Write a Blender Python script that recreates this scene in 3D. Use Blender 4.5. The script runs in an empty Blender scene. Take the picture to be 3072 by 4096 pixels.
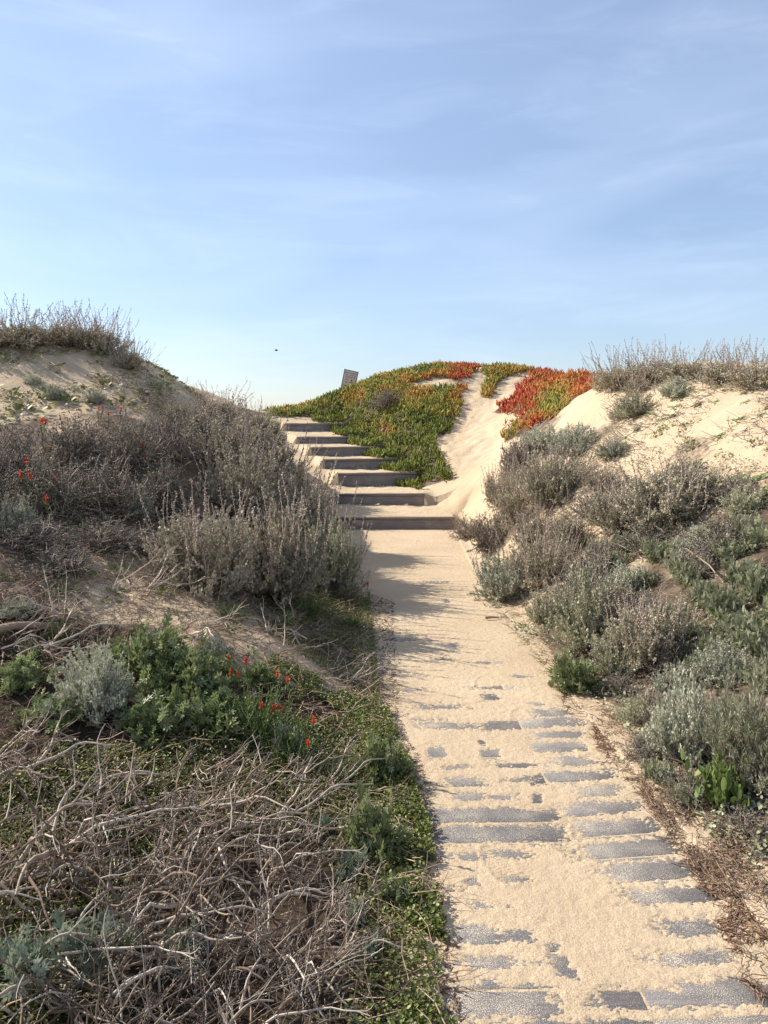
import bpy, math, random
import numpy as np
from mathutils import Vector
random.seed(5)
RNG = np.random.default_rng(11)
C = bpy.context.scene.collection
rad = math.radians

# ------------------------------------------------------------------ camera model (768 x 1024 picture)
F, CX, CY, PITCH, CAMZ = 740.0, 384.0, 512.0, math.atan((512-425)/740.0), 1.6
K = 768/1659.0                                   # the notes below are in a 1659 x 2212 copy of the picture
cp, sp = math.cos(PITCH), math.sin(PITCH)
def ray(dx, dy):
    a, b = (dx*K-CX)/F, (CY-dy*K)/F
    return a, cp+b*sp, -sp+b*cp
def project(P):
    P = np.asarray(P, float)
    y = np.maximum(P[..., 1], 0.9)
    z = P[..., 2]-CAMZ
    d = y*cp-z*sp
    b = (y*sp+z*cp)/d
    return np.stack([(CX+F*P[..., 0]/d)/K, (CY-F*b)/K], -1)
def W(dx, dy, Y):                                # point seen at (dx, dy) standing Y metres away
    r = ray(dx, dy); t = Y/r[1]
    return (r[0]*t, Y, CAMZ+r[2]*t)

# ------------------------------------------------------------------ noise
_T = np.random.default_rng(3).random((256, 256))
def vnoise(x, y):
    xi, yi = np.floor(x).astype(int), np.floor(y).astype(int)
    fx, fy = x-xi, y-yi
    fx, fy = fx*fx*(3-2*fx), fy*fy*(3-2*fy)
    a, b = _T[xi & 255, yi & 255], _T[(xi+1) & 255, yi & 255]
    c, d = _T[xi & 255, (yi+1) & 255], _T[(xi+1) & 255, (yi+1) & 255]
    return (a*(1-fx)+b*fx)*(1-fy)+(c*(1-fx)+d*fx)*fy
def fbm(x, y, o=4):
    s, a, n = 0, 1.0, 0
    for i in range(o):
        s = s+a*vnoise(x*2**i+17.3*i, y*2**i+5.1*i); n += a; a *= .5
    return s/n-.5
def sstep(a, b, x):
    t = np.clip((x-a)/(b-a), 0, 1); return t*t*(3-2*t)
def inpoly(P, poly):
    x, y = P[..., 0], P[..., 1]; r = np.zeros(x.shape, bool); n = len(poly)
    for i in range(n):
        x1, y1 = poly[i]; x2, y2 = poly[(i+1) % n]
        if y1 == y2: continue
        c = ((y1 > y) != (y2 > y)) & (x < (x2-x1)*(y-y1)/(y2-y1)+x1)
        r ^= c
    return r

# ------------------------------------------------------------------ terrain
ctrl = [W(*p) for p in [
 # left bank, near to far
 (0,2212,1.75),(0,1950,2.3),(0,1700,2.85),(0,1450,3.7),(300,2212,1.85),(350,1900,2.5),(400,1650,3.1),(600,1800,2.8),(600,2100,2.1),
 (250,1280,4.6),(0,1280,4.3),(400,1320,4.5),(560,1400,4.3),(700,1480,4.15),(0,1180,4.8),(500,1300,5.2),(200,1400,4.1),
 (150,748,9),(0,742,8.8),(300,785,9.5),(420,850,10.5),(540,893,13),(0,930,7),(300,900,7.6),(430,905,8.8),(150,830,8),
 (690,1080,12.6),(640,990,14.7),(600,930,16.4),(180,1080,5.9),(350,1040,6.6),
 # right bank
 (1500,812,9),(1659,822,8),(1300,832,11),(1600,950,6.6),(1400,920,8.2),(1250,1040,8),(1050,1120,10.6),(1040,1000,13),(1000,930,15),(1085,835,17.5),
 (1150,900,13.5),(1659,1560,3.3),(1659,1300,4.2),(1500,1300,4.6),(1659,1150,5),(1450,1170,5.7),(1659,1030,5.8),(1300,1150,6.9),(1500,1500,3.9),(1350,1330,5.1),
 # ice plant hill
 (950,797,19),(1130,800,20),(830,832,17.5),(740,850,17.5),(650,888,18.5),(560,893,19),(900,900,15.5),(950,1045,12.4),(870,1058,12.5),(900,970,14),
 (800,930,15.6),(1230,820,14.5),
]]
ctrl += [(-1.1,6,.42),(-.6,6.6,.14),(-1.6,7.6,.95),(-1.6,9.5,1.15),(-1.9,11.5,1.35),(-1.15,9,.5),(-1.1,10.8,.32),(-2.9,12,2.0),(-4,14,2.2),(-3.5,17,2.0),
 (1.9,9.2,.75),(1.6,7.6,.35),(1.5,6,.28),(1.45,4.5,.12),(1.5,2.5,.04),(1.9,2.0,.15),(2.6,2.6,.5),(3.4,3.4,1.0),
 (-6,5,1.7),(-7,9,2.5),(-7,14,2.2),(-9,2,1.6),(-5,0,1.0),(-2,0,.25),(4,0,.8),(7,3,1.7),(7,7,1.9),(6.5,12,1.5),(8,16,1.6),(4.5,22,2.6),(0,23,2.3),(-4,22,1.7),(-10,22,1.8),
 (9,22,2),(-3,-4,.5),(4,-4,.8),(-9,-4,1.5),(9,-4,1.7),(0,28,1.4),(8,28,1.2),(-8,28,1.2),(5,15.5,2.2),(3,12.5,1.95),(.5,-4,0)]
for yy in (-2, 0, 1.5, 3, 4.5, 6, 7.5, 9, 10.4): ctrl.append((.5, yy, 0))
EDGE_Y = np.array([-9, 1.5, 2.1, 4.0, 6.2, 8.0, 10, 11.3, 12])
EDGE_L = np.array([.2, .2, .17, -.03, -.13, -.22, -.45, -.62, -.7])
EDGE_R = np.array([1.25, 1.25, 1.2, 1.1, 1.02, .98, 1.02, 1.1, 1.0])
for yy in (0, 1.5, 2.5, 3.5, 4.5, 5.5, 6.5, 7.5, 8.5, 9.5, 10.5):
    ctrl.append((float(np.interp(yy, EDGE_Y, EDGE_L)), yy, .01)); ctrl.append((float(np.interp(yy, EDGE_Y, EDGE_R)), yy, .01))
ctrl = np.array(ctrl)
def tps_fit(c):
    n = len(c); d = np.hypot(c[:, None, 0]-c[None, :, 0], c[:, None, 1]-c[None, :, 1])
    Km = np.where(d > 0, d*d*np.log(d+1e-12), 0)+np.eye(n)*.06
    P = np.c_[np.ones(n), c[:, :2]]
    A = np.block([[Km, P], [P.T, np.zeros((3, 3))]])
    return np.linalg.solve(A, np.r_[c[:, 2], 0, 0, 0])
_w = tps_fit(ctrl)
def tps(x, y):
    s = _w[-3]+_w[-2]*x+_w[-1]*y
    for (cx, cy, _), w in zip(ctrl, _w[:-3]):
        d2 = (x-cx)**2+(y-cy)**2
        s = s+w*.5*d2*np.log(d2+1e-12)
    return s

# steps: left front corner x, y, angle, width, top height, height of the sand at the foot of the riser
STEPS = [(-.72,11.3,0,1.80,.19,.0),(-.81,12.3,1.5,1.49,.46,.26),(-.81,13.1,11,1.42,.75,.50),(-1.10,13.9,17,1.42,.96,.75),
         (-1.42,14.7,20,1.42,1.16,.97),(-1.77,15.5,21,1.42,1.35,1.19),(-2.16,16.5,21,1.42,1.63,1.45)]
SY = [11.3,12.3,13.1,13.9,14.7,15.5,16.5,17.5]; SXL = [-.72,-.81,-.81,-1.10,-1.42,-1.77,-2.16,-2.55]; SXR = [1.08,.70,.60,.27,-.06,-.42,-.82,-1.2]
def stair_sand(x, y):
    h = np.zeros_like(x); wgt = np.zeros_like(x)
    xr, xl = np.interp(y, SY, SXR), np.interp(y, SY, SXL)
    latx = sstep(xl-1.1, xl-.3, x)*(1-sstep(xr+.02, xr+.95, x))
    for i, (lx, ly, a, w, H, b) in enumerate(STEPS):
        a = rad(a); s = -(x-lx)*math.sin(a)+(y-ly)*math.cos(a); t = (x-lx)*math.cos(a)+(y-ly)*math.sin(a)
        nx = STEPS[i+1] if i+1 < len(STEPS) else None
        gap = (nx[1]-ly)/math.cos(a) if nx else .9
        u = np.clip(s/gap, 0, 1); end = nx[5] if nx else 1.78
        lvl = (H+.004)*(1-u)+end*u+(.012+.035*u)*(fbm(x*5, y*5, 3)+.15)+.02*np.exp(-(t/.25)**2)*u
        b1 = (nx[4]+nx[5])/2 if nx else 1.8
        ramp = ((H+b)/2+.02)*(1-u)+(b1+.02)*u-.09*sstep(.1, -.1, t)
        ins = sstep(-.16, -.02, t)*(1-sstep(w-.02, w+.2, t))
        m = s > .018
        h = np.where(m, lvl*ins+ramp*(1-ins), h)
        lat = latx
        wgt = np.where(m, lat*(ins+(1-ins)*sstep(.0, .5, s)) if i == 0 else lat, wgt)
    a = rad(21); s = -(x+2.16)*math.sin(a)+(y-16.5)*math.cos(a)
    wgt = wgt*(1-sstep(.3, 1.4, s))
    return h, wgt
# bare patches of planking: source px x0, x1, y, half height, angle(deg), strength
PATCH = [(1900,2317,2898,18,9,1),(1664,1934,2903,12,2,.5),(2129,2336,2940,15,9,1),(2116,2349,2990,19,9,1),(2213,2394,3045,19,8,.8),(2039,2213,3062,8,0,.5),
 (2129,2458,3107,22,8,.9),(2316,2497,3168,22,8,.6),(2129,2174,3197,24,0,.9),(2000,2084,3184,7,0,.6),(2252,2588,3233,24,7,.9),(1640,2252,3264,32,0,1.4),
 (2297,2659,3313,37,7,1.2),(1650,2300,3338,38,1,1.3),(2323,2736,3401,36,7,1.2),(2426,2801,3488,38,6,1.2),(2504,2911,3578,34,5,.9),(2633,2878,3707,34,3,.9),
 (2588,2962,3830,30,4,.75),(2710,3130,3972,50,3,1.4),(2380,2788,3994,40,3,.9),(1788,2213,4005,62,0,1.5),(2000,3400,4092,20,2.5,1.3),
 (2187,2240,3800,26,0,.9),(2215,2290,3865,40,0,1.0),(2250,2320,3905,24,0,.9),(1836,1985,3737,36,0,1),(1985,2145,3747,16,0,.6),(1870,2053,3853,28,0,1),(1773,1880,3862,10,0,.6),
 (2053,2170,3857,9,0,.5),(1995,2130,3518,14,0,.8),(1870,1923,3528,17,0,.7),(1783,1870,3562,10,0,.6),(1899,1971,3620,11,0,.6),(2015,2048,3627,12,0,.6),
 (1817,1947,3425,14,0,.8),(1947,2130,3417,14,0,.6),(1720,1830,3425,12,0,.6),(1789,1943,3129,18,0,.7),(1997,2117,3122,8,0,.5),(1808,1943,3187,20,0,.9),(1943,2083,3187,10,0,.8),
 (1765,1895,3070,9,0,.7),(1982,2175,3061,9,0,.6),(1707,1794,3011,24,0,.9),(1915,1945,2972,15,0,1),(1924,2006,3018,22,0,1.2),(2136,2271,2852,12,8,.8),(2122,2190,2817,7,0,.6),
 (2050,2141,2706,7,8,.7),(1924,2001,2792,14,0,.6),(1645,1866,2828,11,0,.5),(1776,1836,2590,20,0,.55),(1776,1803,2405,9,0,.8),(1557,1670,2557,8,0,.4),(1640,1800,2880,9,0,.4),
 (1560,1720,2700,7,0,.4),(1880,2080,2752,7,0,.45),(1700,1840,2640,7,0,.4),(1900,2040,2650,6,4,.4),(1560,1680,2480,6,0,.4),(1690,1800,2330,5,0,.4),(1540,1640,2860,9,0,.5),(2000,2110,2470,5,0,.4),(1600,1720,2760,8,0,.5),(2450,2480,3475,30,0,.3),(2600,2640,3060,8,0,.3)]
def ground_px(sx, sy):
    r = ray(sx*1659/3072, sy*2212/4096); t = -CAMZ/r[2]
    return r[0]*t, r[1]*t
PW = []
for x0, x1, yc, hh, ang, st in PATCH:
    c = ground_px((x0+x1)/2, yc); e = ground_px(x1, yc); f = ground_px((x0+x1)/2, yc-hh); g = ground_px((x0+x1)/2, yc+hh)
    PW.append((c[0], (f[1]+g[1])/2, e[0]-c[0], (f[1]-g[1])/2, rad(ang), st))
# shoe prints: centre, half length, half width, heading
PRINTS = [(.66,2.72,.14,.05,2.0),(.80,2.80,.13,.045,1.3),(.42,2.55,.13,.05,1.75),(.45,4.9,.13,.05,1.5),(.62,4.45,.13,.05,1.4),(.30,5.5,.13,.05,1.6),(.75,3.9,.13,.05,1.5),
          (.5,7.0,.13,.05,1.5),(.3,8.2,.14,.05,1.7),(.15,9.5,.14,.05,1.5),(.5,10.1,.14,.05,1.4),(.9,3.5,.12,.045,1.6),(1.02,9.8,.1,.05,.3)]
def path_sand(x, y):
    B = np.full(x.shape, -1.0)
    wob = .022*fbm(x*14+3, y*14, 3); wob2 = .03*fbm(x*9, y*16+7, 3)
    for cx, cy, a, b, ang, st in PW:
        dx, dy = x-cx+wob2, y-cy+wob
        ca, sa = math.cos(ang), math.sin(ang)
        u, v = (dx*ca+dy*sa)/(a*1.0), (-dx*sa+dy*ca)/(b*1.05)
        m = (np.abs(u) < 1.6) & (np.abs(v) < 1.8)
        q = np.where(m, (1-(np.abs(u)**4+np.abs(v)**4)**.25)*min(1.0, b/.03), -1)
        B = np.maximum(B, np.where(q > 0, q*st*1.2, q*.8))
    n = fbm(x*22, y*30, 4)
    cov = .0022+.003*(fbm(x*3, y*3, 3)+.3)
    bare = sstep(-.20, .22, B+.75*n*(B > -.9)-.05+.85*fbm(x*130,y*150,1)*(np.abs(B) < .5))
    h = cov*(1-bare)-.0022*bare
    # ripple and trample relief where the sand is thick
    rl = (1-bare)
    h = h+rl*(.006*(fbm(x*5, y*6, 3))+.0014*fbm(x*35, y*45, 2))
    h = np.where((bare < .3), np.maximum(h, .001), h)
    for cx, cy, L, w, ang in PRINTS:
        dx, dy = x-cx, y-cy; ca, sa = math.cos(ang), math.sin(ang)
        u, v = dx*ca+dy*sa, -dx*sa+dy*ca
        m = sstep(1.12, .92, np.sqrt((u/L)**2+(v/(w*(1-.25*np.exp(-((u+.02)/.03)**2))))**2))
        rim = np.exp(-((np.sqrt((u/L)**2+(v/w)**2)-1.12)/.1)**2)
        tread = .5+.5*np.sin(u*2*math.pi/.0165+3*np.sin(v*30))
        h = h+rl*(m*(-.004+.005*tread)+rim*.003); h = np.where(rl > .7, np.maximum(h, .0009), h)
    return h
def height(x, y, fine=True):
    x, y = np.asarray(x, float), np.asarray(y, float)
    t = tps(np.clip(x, -11, 11), np.clip(y, -5, 28))
    L, R = np.interp(y, EDGE_Y, EDGE_L), np.interp(y, EDGE_Y, EDGE_R)
    d = np.maximum(np.maximum(L-x, x-R), np.maximum(y-11.6, 0)*1.2)
    out = sstep(.0, .5, d)
    rough = .10*fbm(x*.9+4, y*.9, 4)+.03*fbm(x*4, y*4, 3)+np.where(y > 8, .045, .02)*(np.abs(fbm(x*3.3+2, y*3.3, 2))*2-.3)-.03*np.maximum(fbm(x*7, y*5, 1)-.2, 0)+.006*fbm(x*16,y*16,3)
    z = (t+rough*sstep(.1, .9, d))*out
    if fine:
        near = (y < 11.6) & (y > -5) & (d < .8)
        ps = np.zeros_like(z)
        if near.any(): ps[near] = path_sand(x[near], y[near])
        z = z+np.where(near, ps*(1-sstep(.0,.4,d)), 0)+.01*sstep(.02, .3, d)
    if fine: z = np.where((d > .02) & (y < 11.2) & (y > -5), np.maximum(z, .012), z)
    sh, sw = stair_sand(x, y)
    z = z*(1-sw)+sh*sw
    far = np.hypot(x, y-10)
    z = z*(1-sstep(24, 45, far))+(-.5+1.0*fbm(x*.02, y*.02, 3))*sstep(24, 45, far)
    return z
def lines(segs):
    out = []
    for a, b, s in segs:
        n = max(1, int(round((b-a)/s))); out += list(np.linspace(a, b, n, endpoint=False))
    return out
def spread(a, b, s, g=1.35):
    o, v = [], a
    while abs(v) < abs(b): o.append(v); s *= g; v += s if b > 0 else -s
    o.append(b); return o
GX = np.array(sorted(spread(-6.0, -3000, .15)[1:]))
GX = np.r_[GX, lines([(-6,-2.6,.06),(-2.6,-.3,.03),(-.3,1.35,.0085),(1.35,3.2,.03),(3.2,6.5,.06)]), spread(6.5, 3000, .15)]
GY = np.array(sorted(spread(-3.0, -3000, .25)[1:]))
GY = np.r_[GY, lines([(-3,1.2,.06),(1.2,1.6,.02),(1.6,3.4,.0045),(3.4,5.2,.008),(5.2,11.2,.018),(11.2,17.4,.0125),(17.4,21,.06)]), spread(21, 3000, .15)]
XX, YY = np.meshgrid(GX, GY)
ZZ = height(XX, YY)
ZS = height(XX, YY, False)
def Hs(x, y):
    x, y = np.asarray(x, float), np.asarray(y, float)
    i = np.clip(np.searchsorted(GX, x)-1, 0, len(GX)-2); j = np.clip(np.searchsorted(GY, y)-1, 0, len(GY)-2)
    u = np.clip((x-GX[i])/(GX[i+1]-GX[i]), 0, 1); v = np.clip((y-GY[j])/(GY[j+1]-GY[j]), 0, 1)
    return (ZS[j, i]*(1-u)+ZS[j, i+1]*u)*(1-v)+(ZS[j+1, i]*(1-u)+ZS[j+1, i+1]*u)*v
def at(dx, dy, y0=1.2, y1=24):
    r = ray(dx, dy); Y = np.linspace(y0, y1, 1500); t = Y/r[1]
    x, z = r[0]*t, CAMZ+r[2]*t; g = Hs(x, Y); m = g >= z
    k = int(np.argmax(m)) if m.any() else int(np.argmin((z-g)/Y))
    return np.array([x[k], Y[k], g[k]])

# ------------------------------------------------------------------ regions (coordinates of the 1659 x 2212 copy, running past the frame)
R_LEFT = [(-3000,905),(0,930),(300,885),(400,905),(480,880),(590,905),(640,1010),(690,1110),(755,1180),(790,1270),(800,1400),(822,1540),(880,1690),(905,1850),(925,1950),(955,2212),(960,4000),(-3000,4000)]
R_LSAND = [(60,1190),(330,1150),(450,1290),(600,1380),(760,1470),(845,1560),(820,1620),(700,1520),(560,1450),(400,1400),(250,1385),(60,1330)]
R_LUP = [(-3000,730),(0,735),(300,770),(560,885),(430,905),(300,885),(0,930),(-3000,905)]
R_RIGHT = [(1050,1290),(1040,1170),(1060,1050),(1130,960),(1250,905),(1330,930),(1290,1010),(1230,1080),(1330,1040),(1470,950),(1659,1010),(4000,1010),(4000,4000),(2600,2900),(1659,1900),(1570,1850),(1440,1740),(1400,1640),(1290,1530),(1190,1465),(1110,1370)]
R_RUP = [(1300,800),(4000,780),(4000,1010),(1659,1010),(1470,950),(1330,1040),(1230,1080),(1290,1010),(1330,930)]
R_ICE1 = [(560,905),(600,880),(700,862),(745,835),(830,800),(950,785),(1040,800),(1000,822),(975,820),(870,832),(900,850),(960,840),(1000,835),(1000,870),(975,935),(940,950),(965,1010),(975,1035),(885,1063),(845,1047),(826,1015),(798,992),(768,968),(732,946),(678,914),(660,903)]
R_ICE1B = [(870,830),(985,815),(975,835),(900,842)]
R_ICE2 = [(1040,800),(1100,790),(1165,800),(1110,812),(1085,822),(1050,865),(1035,858),(1060,815),(1035,812)]
R_ICE3 = [(1160,800),(1250,808),(1310,830),(1305,870),(1250,880),(1225,905),(1170,920),(1130,945),(1085,960),(1090,930),(1125,900),(1060,893),(1100,868),(1130,830)]

# ------------------------------------------------------------------ mesh building
class MB:
    def __init__(s): s.v, s.f, s.a, s.n = [], [], [], 0
    def add(s, V, Fc, A):
        V = np.asarray(V, np.float32).reshape(-1, 3); Fc = np.asarray(Fc, np.int64)
        s.v.append(V); s.f.append(Fc+s.n); s.a.append(np.broadcast_to(np.asarray(A, np.float32), (len(V),)).copy()); s.n += len(V)
    def build(s, name, mat, parent=None, smooth=False, link=True):
        me = bpy.data.meshes.new(name)
        V = np.concatenate(s.v); me.vertices.add(len(V)); me.vertices.foreach_set('co', V.ravel())
        idx = np.concatenate([f.ravel() for f in s.f]); sizes = np.concatenate([np.full(len(f), f.shape[1]) for f in s.f])
        me.loops.add(len(idx)); me.loops.foreach_set('vertex_index', idx.astype(np.int32))
        me.polygons.add(len(sizes)); st = np.r_[0, np.cumsum(sizes)[:-1]]
        me.polygons.foreach_set('loop_start', st.astype(np.int32))
        if smooth: me.polygons.foreach_set('use_smooth', np.ones(len(sizes), bool))
        me.update(calc_edges=True)
        at_ = me.attributes.new('v', 'FLOAT', 'POINT'); at_.data.foreach_set('value', np.concatenate(s.a))
        me.materials.append(mat)
        o = bpy.data.objects.new(name, me)
        if link: C.objects.link(o)
        if parent: o.parent = parent
        return o
def unit(v): return v/np.maximum(np.linalg.norm(v, axis=-1, keepdims=True), 1e-9)
def frames(d, roll=None):
    """rotation matrices whose x axis is d"""
    d = unit(d); n = len(d)
    r = RNG.normal(size=(n, 3)) if roll is None else roll
    z = unit(np.cross(d, r)); y = np.cross(z, d)
    return np.stack([d, y, z], -1)
def flat_frames(d, tilt=.35):
    d = unit(d); up = np.tile([0, 0, 1.0], (len(d), 1))+RNG.normal(size=(len(d), 3))*tilt
    y = unit(np.cross(up, d)); z = np.cross(d, y)
    return np.stack([d, y, z], -1)
def inst(mb, tmpl, R, T, S, A):
    V, Fs = tmpl; S = np.asarray(S, float)
    if S.ndim == 1: S = S[:, None].repeat(3, 1)
    P = np.einsum('nij,nkj->nki', R, V[None]*S[:, None, :])+T[:, None, :]
    n, k = len(T), len(V); A = np.broadcast_to(A, (n,))
    for Fc in Fs:
        idx = (Fc[None]+(np.arange(n)*k)[:, None, None]).reshape(-1, Fc.shape[1])
        mb.f.append(idx+mb.n)
    mb.v.append(P.reshape(-1, 3).astype(np.float32)); mb.a.append(np.repeat(A, k).astype(np.float32)); mb.n += n*k
def tube(mb, P, Rr, sides, A):
    n, k, _ = P.shape
    T = np.empty_like(P); T[:, 1:-1] = P[:, 2:]-P[:, :-2]; T[:, 0] = P[:, 1]-P[:, 0]; T[:, -1] = P[:, -1]-P[:, -2]
    T = unit(T); ref = np.tile([.31, .17, .93], (n, k, 1)); ref[np.abs(T[..., 2]) > .85] = [1, .1, .05]
    U = unit(np.cross(T, ref)); Vv = np.cross(T, U)
    an = np.arange(sides)/sides*2*math.pi
    ring = P[:, :, None]+Rr[..., None, None]*(np.cos(an)[None, None, :, None]*U[:, :, None]+np.sin(an)[None, None, :, None]*Vv[:, :, None])
    b = (np.arange(n)*k*sides)[:, None, None]+(np.arange(k-1)*sides)[None, :, None]
    j = np.arange(sides)[None, None]; j2 = (j+1) % sides
    q = np.stack([b+j, b+j2, b+j2+sides, b+j+sides], -1).reshape(-1, 4)
    mb.f.append(q+mb.n); mb.v.append(ring.reshape(-1, 3).astype(np.float32)); mb.a.append(np.repeat(np.broadcast_to(A, (n,)), k*sides).astype(np.float32)); mb.n += n*k*sides
def grow(start, d, length, k=6, up=0.0, wig=.15, droop=0.0):
    n = len(start); P = np.empty((n, k, 3)); P[:, 0] = start; d = unit(d); L = (np.broadcast_to(length, (n,))/(k-1))[:, None]
    for i in range(1, k):
        d = unit(d+RNG.normal(size=(n, 3))*wig+np.array([0, 0, up-droop*i/k]))
        P[:, i] = P[:, i-1]+d*L
    return P
def sample(P, m, t0, t1):
    """m points along each path -> (n*m, 3) points and directions, t"""
    n, k, _ = P.shape; t = RNG.uniform(t0, t1, (n, m))*(k-1)
    i = np.clip(t.astype(int), 0, k-2); u = (t-i)[..., None]; r = np.arange(n)[:, None]
    a, b = P[r, i], P[r, i+1]
    return (a*(1-u)+b*u).reshape(-1, 3), unit(b-a).reshape(-1, 3), (t/(k-1)).ravel()
def rnd(n, a, b): return RNG.uniform(a, b, n)
# leaf templates along +x
def tm(V, *Fs): return (np.array(V, float), [np.array(f) for f in Fs])
BLADE = tm([(0,0,0),(.5,.17,.06),(1,0,0),(.5,-.17,.06)], [(0,1,2),(0,2,3)])
NEEDLE = tm([(0,0,0),(.5,.06,.03),(1,0,0),(.5,-.06,.03)], [(0,1,2),(0,2,3)])
def multi(specs, fold=.05):
    V, Fc = [], []
    for (bx, by, ang, L, w) in specs:
        c, s = math.cos(ang), math.sin(ang); o = len(V)
        for (x, y, z) in ((0,-w*.35,0),(L*.6,-w,fold),(L,0,0),(L*.6,w,fold),(0,w*.35,0)):
            V.append((bx+x*c-y*s, by+x*s+y*c, z))
        Fc += [(o,o+1,o+2),(o,o+2,o+4),(o+2,o+3,o+4)]
    return tm(V, Fc)
SPRIG = multi([(0,0,0,1,.17),(.2,0,.85,.6,.15),(.25,0,-.85,.6,.15)])
LOBED = multi([(0,0,0,1,.10),(.25,0,.85,.40,.075),(.3,0,-.85,.42,.075),(.52,0,.8,.40,.08),(.56,0,-.8,.38,.08)])
FERN = multi([(0,0,0,1,.035)]+[(x,0,s*1.0,.36*(1-.45*abs(x-.45)/.5),.055) for x in (.15,.32,.49,.66,.82) for s in (-1,1)])
def disc(n=7, cup=.12, ln=1.0, wd=.42):
    V = [(ln*.45, 0, -.03)]
    for i in range(n):
        a = math.pi+2*math.pi*i/n; V.append((ln*.5+ln*.5*math.cos(a), wd*math.sin(a), cup*abs(math.sin(a))))
    return tm(V, [(0, 1+i, 1+(i+1) % n) for i in range(n)])
ROUND = disc(); SMALLR = disc(5, .1, 1, .36)
def finger():
    V, q = [], []
    for i, (x, r) in enumerate(((0,.085),(.35,.11),(.75,.09),(1,.02))):
        for j in range(3):
            a = 2*math.pi*j/3; V.append((x, r*math.cos(a)+.10*math.sin(x*2.6), r*math.sin(a)))
    for i in range(3):
        for j in range(3): q.append((i*3+j, i*3+(j+1) % 3, i*3+3+(j+1) % 3, i*3+3+j))
    return (np.array(V, float), [np.array(q), np.array([(9, 10, 11)])])
FINGER = finger()
BEAD = tm([(0,0,0),(.5,.3,0),(.5,-.15,.26),(.5,-.15,-.26),(1,0,0)], [(0,1,2),(0,2,3),(0,3,1),(4,2,1),(4,3,2),(4,1,3)])

# ------------------------------------------------------------------ materials
def lin(c): return tuple(((v/255)/12.92 if v/255 <= .04045 else ((v/255+.055)/1.055)**2.4) for v in c)+(1,)
def nodes(name):
    m = bpy.data.materials.new(name); m.use_nodes = True; nt = m.node_tree; nt.nodes.clear()
    return m, nt, nt.nodes, nt.links
def veg(name, cols, trans=.25, rough=.65, spec=.3, noise=0.0, nscale=6, coat=0):
    m, nt, N, L = nodes(name)
    out = N.new('ShaderNodeOutputMaterial'); b = N.new('ShaderNodeBsdfPrincipled'); a = N.new('ShaderNodeAttribute'); a.attribute_name = 'v'
    r = N.new('ShaderNodeValToRGB'); e = r.color_ramp.elements
    for i, c in enumerate(cols):
        p = i/(len(cols)-1)
        el = e[0] if i == 0 else (e[len(e)-1] if i == len(cols)-1 else e.new(p)); el.position = p; el.color = tuple(c)+(1,) if len(c) == 3 else c
    oi = N.new('ShaderNodeObjectInfo'); hv = N.new('ShaderNodeHueSaturation')
    mr = N.new('ShaderNodeMapRange'); mr.inputs['To Min'].default_value = .82; mr.inputs['To Max'].default_value = 1.18
    L.new(oi.outputs['Random'], mr.inputs['Value']); L.new(mr.outputs[0], hv.inputs['Value'])
    tc = N.new('ShaderNodeTexCoord'); no = N.new('ShaderNodeTexNoise'); no.inputs['Scale'].default_value = nscale; L.new(tc.outputs['Object'], no.inputs['Vector'])
    ad = N.new('ShaderNodeMath'); ad.operation = 'MULTIPLY_ADD'; ad.inputs[1].default_value = noise; L.new(no.outputs[0], ad.inputs[0])
    sb = N.new('ShaderNodeMath'); sb.operation = 'SUBTRACT'; sb.inputs[1].default_value = noise*.5; L.new(a.outputs['Fac'], sb.inputs[0]); L.new(sb.outputs[0], ad.inputs[2])
    L.new(ad.outputs[0], r.inputs[0]); L.new(r.outputs[0], hv.inputs['Color'])
    L.new(hv.outputs[0], b.inputs['Base Color']); b.inputs['Roughness'].default_value = rough; b.inputs['Specular IOR Level'].default_value = spec
    if trans > 0:
        t = N.new('ShaderNodeBsdfTranslucent'); mx = N.new('ShaderNodeMixShader'); mx.inputs[0].default_value = trans
        L.new(hv.outputs[0], t.inputs[0]); L.new(b.outputs[0], mx.inputs[1]); L.new(t.outputs[0], mx.inputs[2]); L.new(mx.outputs[0], out.inputs[0])
    else: L.new(b.outputs[0], out.inputs[0])
    return m
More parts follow.
